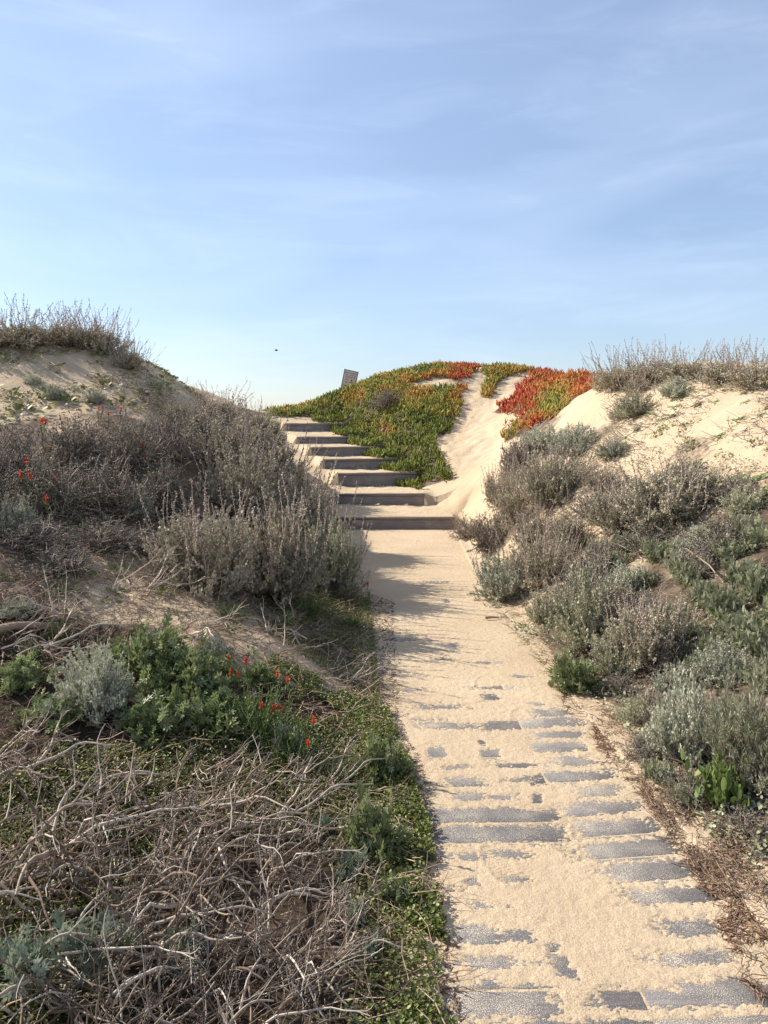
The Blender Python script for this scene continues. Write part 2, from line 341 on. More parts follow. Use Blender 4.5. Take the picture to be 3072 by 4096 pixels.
M = dict(
 sage=veg('sage_foliage', [(0.303, 0.303, 0.179), (0.468, 0.468, 0.303), (0.688, 0.66, 0.482)], .2, .8, .15),
 silver=veg('silver_foliage', [(0.324, 0.335, 0.227), (0.464, 0.475, 0.356), (0.648, 0.637, 0.518)], .2, .8, .15),
 greysage=veg('grey_sage_foliage', [(0.262, 0.233, 0.161), (0.414, 0.373, 0.268), (0.608, 0.547, 0.415)], .15, .8, .15),
 spike=veg('dry_spikes', [(0.205, 0.158, 0.121), (0.387, 0.309, 0.249), (0.605, 0.501, 0.413)], .05, .85, .1),
 stem=veg('woody_stems', [(0.108, 0.084, 0.066), (0.216, 0.168, 0.132), (0.36, 0.3, 0.24)], 0, .85, .15),
 dead=veg('dead_wood', [(.085,.06,.042),(.27,.20,.145),(.66,.57,.47)], 0, .8, .15, .3, 9),
 drybrown=veg('dry_twigs', [(0.148, 0.119, 0.09), (0.309, 0.251, 0.191), (0.538, 0.449, 0.35)], .05, .85, .1),
 drygrey=veg('dry_flower_heads', [(.11,.09,.075),(.22,.19,.16),(.38,.34,.29)], .1, .9, .1),
 seedling=veg('seedling_leaves', [(.15,.18,.115),(.27,.31,.21),(.45,.48,.38)], .2, .7, .2),
 green=veg('green_leaves', [(.125,.155,.055),(.23,.27,.11),(.40,.43,.24)], .3, .45, .4),
 deepgreen=veg('deep_green_leaves', [(.045,.075,.018),(.09,.13,.04),(.16,.20,.08)], .25, .5, .4),
 cover=veg('ground_cover_leaves', [(.065,.085,.018),(.13,.155,.03),(.27,.29,.07)], .3, .45, .4),
 bur=veg('ferny_leaves', [(0.202, 0.217, 0.12), (0.341, 0.35, 0.216), (0.557, 0.543, 0.392)], .25, .65, .25),
 roundl=veg('round_leaves', [(.10,.15,.04),(.18,.24,.07),(.29,.33,.12)], .2, .35, .5),
 runner=veg('runner_leaves', [(.10,.10,.03),(.19,.20,.055),(.33,.31,.11)], .2, .55, .3),
 ice=veg('ice_plant_leaves', [(.125,.16,.03),(.26,.27,.05),(.44,.29,.06),(.50,.14,.04),(.38,.05,.035)], .2, .55, .2),
 red=veg('red_bracts', [(.60,.045,.025),(.80,.08,.035),(.85,.20,.08)], .25, .5, .3),
 pink=veg('pale_petals', [(.62,.45,.62),(.7,.58,.72)], .3, .5, .3),
 yellow=veg('yellow_petals', [(.8,.6,.02),(.85,.7,.05)], .3, .5, .3),
 litter=veg('dry_litter', [(0.138, 0.089, 0.062), (0.289, 0.199, 0.138), (0.495, 0.372, 0.261)], 0, .9, .1),
 leaflitter=veg('rusty_leaves', [(.12,.065,.04),(.22,.13,.085),(.34,.23,.15)], .1, .8, .1),
 bird=veg('dark_feathers', [(.03,.03,.035),(.06,.06,.065)], 0, .8, .1),
)
def sand_mat():
    m, nt, N, L = nodes('sand')
    out = N.new('ShaderNodeOutputMaterial'); b = N.new('ShaderNodeBsdfPrincipled'); L.new(b.outputs[0], out.inputs[0])
    g = N.new('ShaderNodeNewGeometry')
    def noise(scale, det=3, rough=.55):
        n = N.new('ShaderNodeTexNoise'); n.inputs['Scale'].default_value = scale; n.inputs['Detail'].default_value = det; n.inputs['Roughness'].default_value = rough
        L.new(g.outputs['Position'], n.inputs['Vector']); return n
    def ramp(src, *st):
        r = N.new('ShaderNodeValToRGB'); e = r.color_ramp.elements
        for i, (p, c) in enumerate(st):
            el = e[0] if i == 0 else (e[-1] if i == len(st)-1 else e.new(p)); el.position = p; el.color = c+(1,)
        L.new(src, r.inputs[0]); return r
    big = ramp(noise(1.3, 4).outputs[0], (.3, (.465,.36,.245)), (.7, (.56,.445,.31)))
    gr = ramp(noise(260, 3, .8).outputs[0], (.30, (.34,.28,.22)), (.43, (.85,.82,.78)), (.58, (1.05,1.05,1.03)), (.70, (1.5,1.5,1.48)))
    mx = N.new('ShaderNodeMix'); mx.data_type = 'RGBA'; mx.blend_type = 'MULTIPLY'; mx.inputs[0].default_value = 1
    L.new(big.outputs[0], mx.inputs[6]); L.new(gr.outputs[0], mx.inputs[7])
    a = N.new('ShaderNodeAttribute'); a.attribute_name = 'v'
    nl = noise(19, 8, .82); nl2 = noise(7, 3)
    ad = N.new('ShaderNodeMath'); ad.operation = 'ADD'; L.new(a.outputs['Fac'], ad.inputs[0]); L.new(nl.outputs[0], ad.inputs[1])
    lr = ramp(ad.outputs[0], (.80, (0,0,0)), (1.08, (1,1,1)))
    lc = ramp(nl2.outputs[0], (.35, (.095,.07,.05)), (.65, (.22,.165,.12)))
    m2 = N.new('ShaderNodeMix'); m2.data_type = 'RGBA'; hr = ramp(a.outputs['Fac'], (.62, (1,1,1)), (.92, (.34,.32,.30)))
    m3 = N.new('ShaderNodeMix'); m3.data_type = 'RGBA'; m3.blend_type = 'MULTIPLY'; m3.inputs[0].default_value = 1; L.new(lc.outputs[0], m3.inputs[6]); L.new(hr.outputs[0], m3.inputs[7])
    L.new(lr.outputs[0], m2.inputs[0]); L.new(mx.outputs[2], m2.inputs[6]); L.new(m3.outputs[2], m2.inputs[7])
    L.new(m2.outputs[2], b.inputs['Base Color']); b.inputs['Roughness'].default_value = .95; b.inputs['Specular IOR Level'].default_value = .1
    bp = N.new('ShaderNodeBump'); bp.inputs['Strength'].default_value = .65; bp.inputs['Distance'].default_value = .006; L.new(noise(160, 4, .75).outputs[0], bp.inputs['Height'])
    bq = N.new('ShaderNodeBump'); bq.inputs['Strength'].default_value = .42; bq.inputs['Distance'].default_value = .03; L.new(noise(22, 5, .6).outputs[0], bq.inputs['Height'])
    L.new(bq.outputs[0], bp.inputs['Normal']); L.new(bp.outputs[0], b.inputs['Normal'])
    return m
def board_mat(name, base, dust, streak=True):
    m, nt, N, L = nodes(name)
    out = N.new('ShaderNodeOutputMaterial'); b = N.new('ShaderNodeBsdfPrincipled'); L.new(b.outputs[0], out.inputs[0])
    g = N.new('ShaderNodeTexCoord'); mp = N.new('ShaderNodeMapping'); mp.inputs['Scale'].default_value = (3, 60, 40); L.new(g.outputs['Object'], mp.inputs['Vector'])
    n1 = N.new('ShaderNodeTexNoise'); n1.inputs['Scale'].default_value = 1; n1.inputs['Detail'].default_value = 4; L.new(mp.outputs[0], n1.inputs['Vector'])
    r1 = N.new('ShaderNodeValToRGB'); r1.color_ramp.elements[0].position = .3; r1.color_ramp.elements[1].position = .7
    r1.color_ramp.elements[0].color = tuple(v*.8 for v in base)+(1,); r1.color_ramp.elements[1].color = tuple(v*1.2 for v in base)+(1,)
    L.new(n1.outputs[0], r1.inputs[0])
    n2 = N.new('ShaderNodeTexNoise'); n2.inputs['Scale'].default_value = 330; n2.inputs['Detail'].default_value = 2; L.new(g.outputs['Object'], n2.inputs['Vector'])
    n3 = N.new('ShaderNodeTexNoise'); n3.inputs['Scale'].default_value = 6; n3.inputs['Detail'].default_value = 3; L.new(g.outputs['Object'], n3.inputs['Vector'])
    ad = N.new('ShaderNodeMath'); ad.operation = 'MULTIPLY_ADD'; ad.inputs[1].default_value = .35; L.new(n3.outputs[0], ad.inputs[0]); L.new(n2.outputs[0], ad.inputs[2])
    r2 = N.new('ShaderNodeValToRGB'); r2.color_ramp.elements[0].position = dust; r2.color_ramp.elements[1].position = dust+.05
    L.new(ad.outputs[0], r2.inputs[0])
    mx = N.new('ShaderNodeMix'); mx.data_type = 'RGBA'; L.new(r2.outputs[0], mx.inputs[0]); L.new(r1.outputs[0], mx.inputs[6]); mx.inputs[7].default_value = (.55,.46,.34,1)
    L.new(mx.outputs[2], b.inputs['Base Color']); b.inputs['Roughness'].default_value = .75
    bp = N.new('ShaderNodeBump'); bp.inputs['Strength'].default_value = .3; bp.inputs['Distance'].default_value = .003; L.new(n1.outputs[0], bp.inputs['Height']); L.new(bp.outputs[0], b.inputs['Normal'])
    return m
def flat_mat(name, c, rough=.6):
    m, nt, N, L = nodes(name); out = N.new('ShaderNodeOutputMaterial'); b = N.new('ShaderNodeBsdfPrincipled'); L.new(b.outputs[0], out.inputs[0])
    no = N.new('ShaderNodeTexNoise'); no.inputs['Scale'].default_value = 12; no.inputs['Detail'].default_value = 5
    r = N.new('ShaderNodeValToRGB'); r.color_ramp.elements[0].color = tuple(v*.85 for v in c)+(1,); r.color_ramp.elements[1].color = tuple(min(1, v*1.12) for v in c)+(1,)
    L.new(no.outputs[0], r.inputs[0]); L.new(r.outputs[0], b.inputs['Base Color']); b.inputs['Roughness'].default_value = rough
    return m
SAND = sand_mat(); BOARD = board_mat('grey_composite_boards', (.135,.124,.118), .73); STEPM = board_mat('step_boards', (.175,.155,.145), .80)

# ------------------------------------------------------------------ scene bookkeeping
def tag(o, label=None, cat=None, group=None, kind=None):
    if label: o['label'] = label
    if cat: o['category'] = cat
    if group: o['group'] = group
    if kind: o['kind'] = kind
    return o
def empty(name, loc=(0,0,0), rz=0):
    o = bpy.data.objects.new(name, None); o.empty_display_size = .1; C.objects.link(o); o.location = loc; o.rotation_euler = (0, 0, rz); return o

# ------------------------------------------------------------------ ground
def build_ground():
    P = project(np.stack([XX, YY, ZS], -1)); n = .0+fbm(XX*3, YY*3, 4)
    v = np.full(XX.shape, -.3)
    jit = P+np.stack([fbm(XX*2+9, YY*2, 3), fbm(XX*2, YY*2+9, 3)], -1)*120
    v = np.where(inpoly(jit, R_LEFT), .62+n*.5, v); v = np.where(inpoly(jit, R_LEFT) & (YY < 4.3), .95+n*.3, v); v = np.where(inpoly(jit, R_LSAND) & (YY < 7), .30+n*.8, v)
    v = np.where(inpoly(jit, R_LUP) & (YY < 14), .12+n*.6, v)
    v = np.where(inpoly(jit, R_RIGHT), np.where(YY < 5.6, .74, .42)+n*.6, v); v = np.where(inpoly(jit, R_RUP) & (YY < 14), .02+n*.4, v)
    L, R = np.interp(YY, EDGE_Y, EDGE_L), np.interp(YY, EDGE_Y, EDGE_R)
    d = np.maximum(L-XX, XX-R); v = np.where((YY < 11.5), v*sstep(-.03, .22, d+.1*fbm(XX*8, YY*8, 3))-.3*(1-sstep(-.03, .22, d)), v)
    for rg in (R_ICE1, R_ICE2, R_ICE3):
        v = np.where(inpoly(P, rg) & (YY > 11.8), .7, v)
    v = np.where((YY > 11.2) & (YY < 17.3) & (XX > np.interp(YY, SY, SXL)-.3) & (XX < np.interp(YY, SY, SXR)+.05), -.3, v)
    for _ in range(14): v[1:-1, 1:-1] = (v[1:-1, 1:-1]*2+v[:-2, 1:-1]+v[2:, 1:-1]+v[1:-1, :-2]+v[1:-1, 2:])/6
    far = np.hypot(XX, YY-10) > 26; v = np.where(far, .45+n, v)
    mb = MB(); ny, nx = XX.shape
    i = (np.arange(ny-1)[:, None]*nx+np.arange(nx-1)[None]).ravel()
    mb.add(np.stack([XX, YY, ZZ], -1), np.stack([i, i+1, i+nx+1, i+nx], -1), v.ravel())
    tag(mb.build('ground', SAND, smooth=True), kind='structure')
build_ground()
def box_mb(mb, c, s, rz=0, bev=.003, tilt=0):
    x, y, z = s[0]/2, s[1]/2, s[2]/2; b = bev
    V = []
    for sx in (-1, 1):
        for sy in (-1, 1):
            for sz in (-1, 1):
                V += [(sx*(x-b), sy*(y-b), sz*z), (sx*(x-b), sy*y, sz*(z-b)), (sx*x, sy*(y-b), sz*(z-b))]
    import bmesh
    bm = bmesh.new(); vs = [bm.verts.new(v) for v in V]
    bmesh.ops.convex_hull(bm, input=vs)
    bm.verts.index_update(); bm.faces.ensure_lookup_table()
    VV = np.array([v.co[:] for v in bm.verts]); tris = np.array([[v.index for v in f.verts] for f in bm.faces if len(f.verts) == 3])
    bm.free()
    ca, sa = math.cos(rz), math.sin(rz); ct, st = math.cos(tilt), math.sin(tilt)
    Rt = np.array([[ct,0,-st],[0,1,0],[st,0,ct]]); Rz = np.array([[ca,-sa,0],[sa,ca,0],[0,0,1]])
    VV = VV@Rt.T@Rz.T+np.array(c)
    mb.add(VV, tris, 0)
def build_path():
    mb = MB(); y = 1.892-27*.1485; k = 0
    while y < 11.15:
        xo = .05*math.sin(k*2.1)
        box_mb(mb, (.30, y-.03, -.0185+random.uniform(-.0008,.0008)), (.86, .1425, .037), rad(1.0), .004)
        dx = .40
        box_mb(mb, (.735+dx/2*math.cos(rad(7)), y+.006+dx/2*math.sin(rad(7)), -.0185+random.uniform(-.0008,.0008)), (dx, .1425, .037), rad(6.5 if y > 2.2 else 3), .004)
        y += .1485; k += 1
    tag(mb.build('path', BOARD), kind='structure')
build_path()

# ------------------------------------------------------------------ steps
names = ['lowest and widest grey step, its riser meeting the sandy path','second grey step up, standing clear of the ice plant','third grey step up, its right end running into the ice plant',
 'fourth grey step up, a sprig of ice plant over its right end','fifth grey step up the dune, sand drifted over its left foot','sixth grey step up, just below the highest one','highest grey step, half hidden by shrubs and ice plant']
for (lx, ly, a, w, H, b), lab in zip(STEPS, names):
    e = empty('stair_step', (lx, ly, b), rad(a)); tag(e, lab, 'step', 'grey box steps climbing the dune')
    r = MB(); box_mb(r, (w/2, .022+.006, (H-.043+b-.25)/2-b), (w-.004, .04, H-.043-b+.25), 0, .004)
    for xx in (.022, w-.022): box_mb(r, (xx, .24, (H-.045+b-.25)/2-b), (.04, .38, H-.047-b+.25), 0, .003)
    r.build('riser', STEPM, e)
    t = MB(); box_mb(t, (w/2, .066, H-.019-b), (w+.012, .138, .038), 0, .005); box_mb(t, (w/2, .212, H-.019-b), (w+.012, .138, .037), 0, .005); box_mb(t, (w/2, .358, H-.022-b), (w+.01, .138, .037), 0, .005)
    t.build('tread', STEPM, e)

# ------------------------------------------------------------------ plants: prototypes (a dict of part name -> (MB, material)) about one metre across, base at the origin
def dome_dirs(n, flat=.55, lo=.05):
    a = rnd(n, 0, 2*math.pi); z = rnd(n, lo, 1)**flat; r = np.sqrt(1-np.minimum(z, .999)**2)
    return np.stack([r*np.cos(a), r*np.sin(a), z], -1)
def shoots(R, Hh, n, sub):
    d = dome_dirs(n, .8, .02); L = 1/np.sqrt((d[:, 0]**2+d[:, 1]**2)/R**2+d[:, 2]**2/Hh**2)*rnd(n, .65, 1.02)
    st = np.stack([rnd(n,-.1,.1)*R, rnd(n,-.1,.1)*R, np.zeros(n)], -1)
    P = grow(st, d*[1,1,.75], L, 7, .06, .13)
    s, dd, t = sample(P, sub, .35, .92)
    S = grow(s, unit(dd+RNG.normal(size=dd.shape)*.55+[0,0,.3]), rnd(len(s), .10, .22)*R*1.6, 4, .1, .15)
    return P, S
def sage(R=.5, Hh=.6, n=80, sub=5, lpm=16, size=.028, spikes=40, sph=.32, fol='sage', bead=1, side=0, foldense=1.0, scale_ref=1.0):
    out = {}; P, S = shoots(R, Hh, n, sub)
    mb = MB(); tube(mb, P, np.linspace(.008, .0025, 7)[None].repeat(n, 0)*R*1.4, 4, rnd(n, .2, .9)); tube(mb, S, np.full(S.shape[:2], .0018), 3, rnd(len(S), .2, .9)); out['stems'] = (mb, 'stem')
    mb = MB(); tip = np.concatenate([S[:, -1], P[:, -1]])
    s, dd, t = sample(S, int(lpm*foldense), .0, 1.05); g = unit(dd*.6+RNG.normal(size=dd.shape)*.6+[0,0,.3])
    tone = np.repeat(rnd(len(S), -.22, .22), int(lpm*foldense))
    inst(mb, SPRIG, frames(g), s+RNG.normal(size=s.shape)*.008, rnd(len(s), .6, 1.25)*size, np.clip(.5+tone+rnd(len(s), -.3, .3), 0, 1)); out['foliage'] = (mb, fol)
    if spikes:
        mb = MB(); i = RNG.integers(0, len(tip), spikes); st = tip[i]; st[:, 2] *= .85
        d = unit(st*[1,1,0]*.9/R+np.array([0,0,1.0])+RNG.normal(size=st.shape)*.18)
        G = grow(st, d, rnd(spikes, .6, 1.25)*sph, 8, .05, .10); tube(mb, G, np.linspace(.0032, .0018, 8)[None].repeat(spikes, 0), 3, rnd(spikes, .3, .9))
        m_ = int(36*bead); s, dd, t = sample(G, m_, .25, 1.0)
        inst(mb, BEAD, frames(dd*.5+RNG.normal(size=dd.shape)*.6), s, rnd(len(s), .009, .02), np.repeat(rnd(spikes, .1, .9), m_)*.6+rnd(len(s), 0, .4)); out['flower_spikes'] = (mb, 'spike')
    return out
def twiggy(R=.5, Hh=.5, n=85, sub=6, leaf=13, bits='drygrey', mat='drybrown', wig=.27, green=0):
    out = {}; d = dome_dirs(n, .8, .02); L = 1/np.sqrt((d[:, 0]**2+d[:, 1]**2)/R**2+d[:, 2]**2/Hh**2)*rnd(n, .6, 1.1)
    st = np.stack([rnd(n,-.25,.25)*R, rnd(n,-.25,.25)*R, np.zeros(n)], -1)
    P = grow(st, d, L, 8, .03, wig); mb = MB(); tube(mb, P, np.linspace(.007, .0028, 8)[None].repeat(n, 0), 4, rnd(n, 0, 1))
    s, dd, t = sample(P, sub, .25, .95); S = grow(s, unit(dd+RNG.normal(size=dd.shape)*.8+[0,0,.2]), rnd(len(s), .08, .26), 5, .05, .25)
    tube(mb, S, np.linspace(.003, .0018, 5)[None].repeat(len(S), 0), 3, rnd(len(S), 0, 1)); out['twigs'] = (mb, mat)
    if leaf:
        mb = MB(); s, dd, t = sample(S, leaf, .1, 1.0)
        inst(mb, BEAD, frames(RNG.normal(size=dd.shape)), s, rnd(len(s), .010, .026), rnd(len(s), 0, 1)); out['dry_leaves'] = (mb, bits)
    if green:
        mb = MB(); s, dd, t = sample(S[:len(S)//2], green, .3, 1.0)
        inst(mb, BLADE, frames(dd+RNG.normal(size=dd.shape)), s, rnd(len(s), .015, .03), rnd(len(s), 0, 1)); out['foliage'] = (mb, 'deepgreen')
    return out
def dead_heap(R=.6, Hh=.40, n=42, sub=4, bits=.4):
    """arching bleached branches lying over one another"""
    out = {}; a = rnd(n, 0, 2*math.pi); st = np.stack([rnd(n,-.6,.6)*R, rnd(n,-.6,.6)*R, rnd(n, .0, Hh*.7)], -1)
    a = np.where(RNG.random(n) < .6, RNG.normal(size=n)*.8-.15, a)
    d = np.stack([np.cos(a), np.sin(a), rnd(n, -.02, .6)], -1)
    P = grow(st, d, rnd(n, .6, 1.6)*R*1.2, 10, .0, .15, .11); P[..., 2] = np.maximum(P[..., 2], .01)
    r0 = rnd(n, .0045, .0145)*np.where(RNG.random(n)<.2, 1.35, 1); mb = MB(); tube(mb, P, r0[:, None]*np.linspace(1, .35, 10)[None], 6, rnd(n, 0, 1)**.9)
    s, dd, t = sample(P, sub, .2, .95); k = len(s)
    S = grow(s, unit(dd+RNG.normal(size=dd.shape)*.75+[0,0,.25]), rnd(k, .15, .6)*R, 5, .03, .2)
    tube(mb, S, (rnd(k, .0028, .0065))[:, None]*np.linspace(1, .4, 5)[None], 4, rnd(k, .1, 1))
    s2, dd2, t2 = sample(S[::2], 1, .3, .95); S2 = grow(s2, unit(dd2+RNG.normal(size=dd2.shape)*.8), rnd(len(s2), .06, .2), 5, 0, .2)
    tube(mb, S2, np.full(S2.shape[:2], .0018), 3, rnd(len(s2), .1, .9)); out['branches'] = (mb, 'dead')
    if bits:
        mb = MB(); q = S[RNG.random(k) < bits*.5]; s, dd, t = sample(q, 26, .1, 1.0)
        inst(mb, BEAD, frames(RNG.normal(size=dd.shape)), s+RNG.normal(size=s.shape)*.012, rnd(len(s), .012, .026), rnd(len(s), 0, 1)); out['dry_leaves'] = (mb, 'drygrey')
    return out
def leafy(R=.3, Hh=.3, n=40, lp=16, size=.05, tmpl=LOBED, mat='green', flowers=None, fl_n=12):
    out = {}; d = dome_dirs(n, .8, .1); L = 1/np.sqrt((d[:, 0]**2+d[:, 1]**2)/R**2+d[:, 2]**2/Hh**2)*rnd(n, .6, 1.05)
    st = np.stack([rnd(n,-.3,.3)*R, rnd(n,-.3,.3)*R, np.zeros(n)], -1); P = grow(st, d, L, 6, .08, .12)
    mb = MB(); tube(mb, P, np.linspace(.004, .0018, 6)[None].repeat(n, 0), 4, rnd(n, .4, 1)); out['stems'] = (mb, 'roundl' if mat != 'silver' else 'silver')
    mb = MB(); s, dd, t = sample(P, lp, .25, 1.0); g = unit(dd*.55+RNG.normal(size=dd.shape)*.55+[0,0,.15])
    inst(mb, tmpl, flat_frames(g, .6), s, rnd(len(s), .6, 1.2)*size, np.clip(.45+np.repeat(rnd(n,-.2,.2), lp)+rnd(len(s), -.3, .35), 0, 1)); out['foliage'] = (mb, mat)
    if flowers:
        mb = MB(); i = RNG.integers(0, n, fl_n); c = P[i, -1]+[0,0,.015]
        for j in range(4):
            a = j*math.pi/2+rnd(fl_n, 0, .4); g = np.stack([np.cos(a), np.sin(a), np.full(fl_n, .3)], -1)
            inst(mb, SMALLR, flat_frames(g, .2), c, rnd(fl_n, .009, .013), rnd(fl_n, 0, 1))
        out['flowers'] = (mb, flowers)
    return out
def paintbrush(n=3, Hh=.2):
    out = {}; st = RNG.normal(size=(n, 3))*[.015,.015,0]; d = RNG.normal(size=(n, 3))*.22+[0,0,1]
    P = grow(st, d, rnd(n, .75, 1.1)*Hh, 6, .1, .08); mb = MB(); tube(mb, P, np.full((n, 6), .0024), 4, rnd(n, .3, .8))
    s, dd, t = sample(P, 22, .05, .9); inst(mb, BLADE, frames(dd*.6+RNG.normal(size=dd.shape)*.6), s, rnd(len(s), .02, .04), rnd(len(s), .2, 1)); out['stem'] = (mb, 'deepgreen')
    mb = MB(); s, dd, t = sample(P[:, -2:], 22, .3, 1.15); g = dd*1.1+RNG.normal(size=dd.shape)*.55+[0,0,.3]
    inst(mb, BLADE, frames(g), s, (rnd(len(s), .016, .030))[:, None]*np.array([1, 1.6, 1.6]), rnd(len(s), 0, 1)); out['bract'] = (mb, 'red')
    return out
def rosette(n=14, size=.05, tmpl=SMALLR, mat='runner', R=.12, runners=3):
    out = {}; mb = MB(); a = rnd(n, 0, 2*math.pi); r = rnd(n, 0, R); T = np.stack([r*np.cos(a), r*np.sin(a), rnd(n, .005, .03)], -1)
    b = a+rnd(n, -1, 1); g = np.stack([np.cos(b), np.sin(b), rnd(n, .05, .8)], -1); inst(mb, tmpl, flat_frames(g, .35), T, rnd(n, .6, 1.25)*size, rnd(n, 0, 1)); out['leaves'] = (mb, mat)
    if runners:
        mb = MB(); b = rnd(runners, 0, 2*math.pi); P = grow(np.zeros((runners, 3))+[0,0,.012], np.stack([np.cos(b), np.sin(b), np.zeros(runners)], -1), rnd(runners, 1, 2.4)*R, 8, 0, .25); P[..., 2] = np.abs(P[..., 2])*.4+.008
        tube(mb, P, np.full((runners, 8), .002), 3, rnd(runners, 0, 1)); out['runner'] = (mb, 'drybrown')
    return out
PROTO = {}
def make(kind, build):
    d = build; root = {}
    for part, (mb, mat) in d.items(): root[part] = mb.build(part, M[mat], None, link=False)
    PROTO.setdefault(kind, []).append(root)
for s in range(2): make('sage', sage(.5,.6,90,7,22,.023))
for s in range(2): make('sage_spiky', sage(.5, .58, 95, 7, 22, .024, 60, .34, 'greysage', 1.1))
for s in range(2): make('crest', sage(.5, .33, 70, 7, 11, .026, 60, .46, 'greysage', .6))
for s in range(2): make('sage_sparse', sage(.5, .55, 80, 6, 15, .023, 60, .34, 'greysage', 1.0))
for s in range(2): make('silver', sage(.5, .6, 90, 7, 24, .024, 0, 0, 'silver'))
make('silver_few', sage(.5, .55, 90, 6, 22, .024, 12, .22, 'silver'))
for s in range(3): make('twiggy', twiggy())
make('twiggy_green', twiggy(green=8))
make('needle', sage(.5, .6, 90, 5, 1, .02, 0, 0, 'bur'))
PROTO.pop('needle'); 
def needle_shrub():
    P, S = shoots(.5, .75, 90, 6); mb = MB(); tube(mb, P, np.linspace(.006, .002, 7)[None].repeat(90, 0), 4, rnd(90, .1, .8)); tube(mb, S, np.full(S.shape[:2], .0015), 3, rnd(len(S), .1, .8))
    out = {'stems': (mb, 'stem')}; mb = MB(); s, dd, t = sample(S, 26, 0, 1.05); inst(mb, NEEDLE, frames(dd+RNG.normal(size=dd.shape)*.5), s, rnd(len(s), .03, .055)[:, None]*[1,1.3,1.3], rnd(len(s), 0, 1)); out['foliage'] = (mb, 'bur'); return out
make('needle', needle_shrub())
for s in range(3): make('dead', dead_heap())
make('dead_sparse', dead_heap(.6, .2, 22, 4, .3))
for s in range(2): make('leafy', leafy(.32, .34, 54, 13, .10))
make('leafy_flower', leafy(.3, .32, 60, 15, .07, LOBED, 'green', 'pink', 14))
make('bushy_green', leafy(.32, .34, 90, 22, .028, BLADE, 'deepgreen'))
for s in range(2): make('silverlobed', leafy(.2, .13, 20, 7, .085, LOBED, 'seedling'))
for s in range(3): make('bur', leafy(.3, .15, 60, 17, .042, FERN, 'bur'))
make('round', leafy(.28, .16, 46, 6, .05, ROUND, 'roundl'))
for s in range(4): make('paint', paintbrush([1,2,1,1][s]))
for s in range(4): make('rosette', rosette(12+s*3, .045, SMALLR, 'runner', .10+.02*s))
for s in range(2): make('rosette_round', rosette(10, .055, ROUND, 'roundl', .10))
PARTS = {}
SIZE = {'sage':(1,.6),'sage_spiky':(1,.85),'crest':(1,.75),'sage_sparse':(1,.8),'silver':(1,.6),'silver_few':(1,.68),'twiggy':(1,.55),'twiggy_green':(1,.55),'needle':(1,.75),'dead':(1.4,.36),'dead_sparse':(1.4,.3),
 'leafy':(.66,.36),'leafy_flower':(.62,.34),'bushy_green':(.66,.36),'silverlobed':(.42,.22),'bur':(.62,.2),'round':(.58,.24),'paint':(.1,.22),'rosette':(.3,.05),'rosette_round':(.3,.05)}
_used = {}
def plant(kind, name, label, cat, group, loc, sx, sz=None, rz=None, sink=.02, tilt=(0, 0)):
    vs = PROTO[kind]; k = _used.get(kind, 0); _used[kind] = k+1; src = vs[k % len(vs)]
    e = empty(name, (loc[0], loc[1], loc[2]-sink), random.uniform(0, 6.28) if rz is None else rz)
    e.rotation_euler[0], e.rotation_euler[1] = tilt; e.scale = (sx, sx, sz or sx)
    tag(e, label, cat, group)
    for part, o in src.items():
        c = o.copy(); C.objects.link(c); c.parent = e
    return e
def plant_px(kind, name, label, cat, group, dx, dy, w, h, **kw):
    p = at(dx, dy); Y = p[1]; m = K/F*Y
    s0 = SIZE[kind]; return plant(kind, name, label, cat, group, p, w*m/s0[0], h*m/s0[1], **kw)

SG = 'grey-green sagewort shrubs on the dune banks'; DT = 'dry twiggy shrubs on the banks'; CR = 'spiky shrubs along the dune crests'
def S(kind, dx, dy, w, h, label, group=SG, name='sage_shrub', cat='shrub', **kw): return plant_px(kind, name, label, cat, group, dx, dy, w, h, **kw)
# left of the path
S('sage_spiky', 450, 1285, 290, 330, 'big grey sagewort with drooping dry spikes above the sandy bank left of the path')
S('sage_spiky', 590, 1290, 270, 330, 'grey sagewort full of dry spikes, between the largest sagewort and the path')
S('sage', 705, 1280, 190, 190, 'green-grey sagewort overhanging the left path edge where the tree-like shadow starts')
S('sage_spiky', 640, 1180, 220, 250, 'spiky sagewort left of the lowest step')
S('sage_sparse', 520, 1120, 240, 260, 'open spiky sagewort behind the largest left sagewort')
S('sage_spiky', 590, 1060, 200, 165, 'sagewort left of the second step, below the stair slope')
S('sage_sparse', 460, 1010, 220, 190, 'thin dry sagewort on the middle of the left bank')
S('sage_spiky', 540, 985, 170, 115, 'sagewort left of the fourth step on the skyline slope')
S('sage_sparse', 420, 945, 150, 110, 'dark sagewort at the foot of the bare left dune slope')
S('crest', 470, 905, 150, 85, 'spiky shrub on the left skyline with curling stalks', CR, 'dune_shrub')
S('crest', 545, 930, 110, 75, 'low spiky shrub at the lower end of the left skyline', CR, 'dune_shrub')
S('sage', 585, 965, 80, 75, 'small grey shrub beside the left end of the top steps')
S('sage', 660, 1130, 110, 110, 'small sagewort at the left end of the second step')
S('crest', 375, 905, 100, 70, 'spiky shrub just below the bare left dune shoulder', CR, 'dune_shrub')
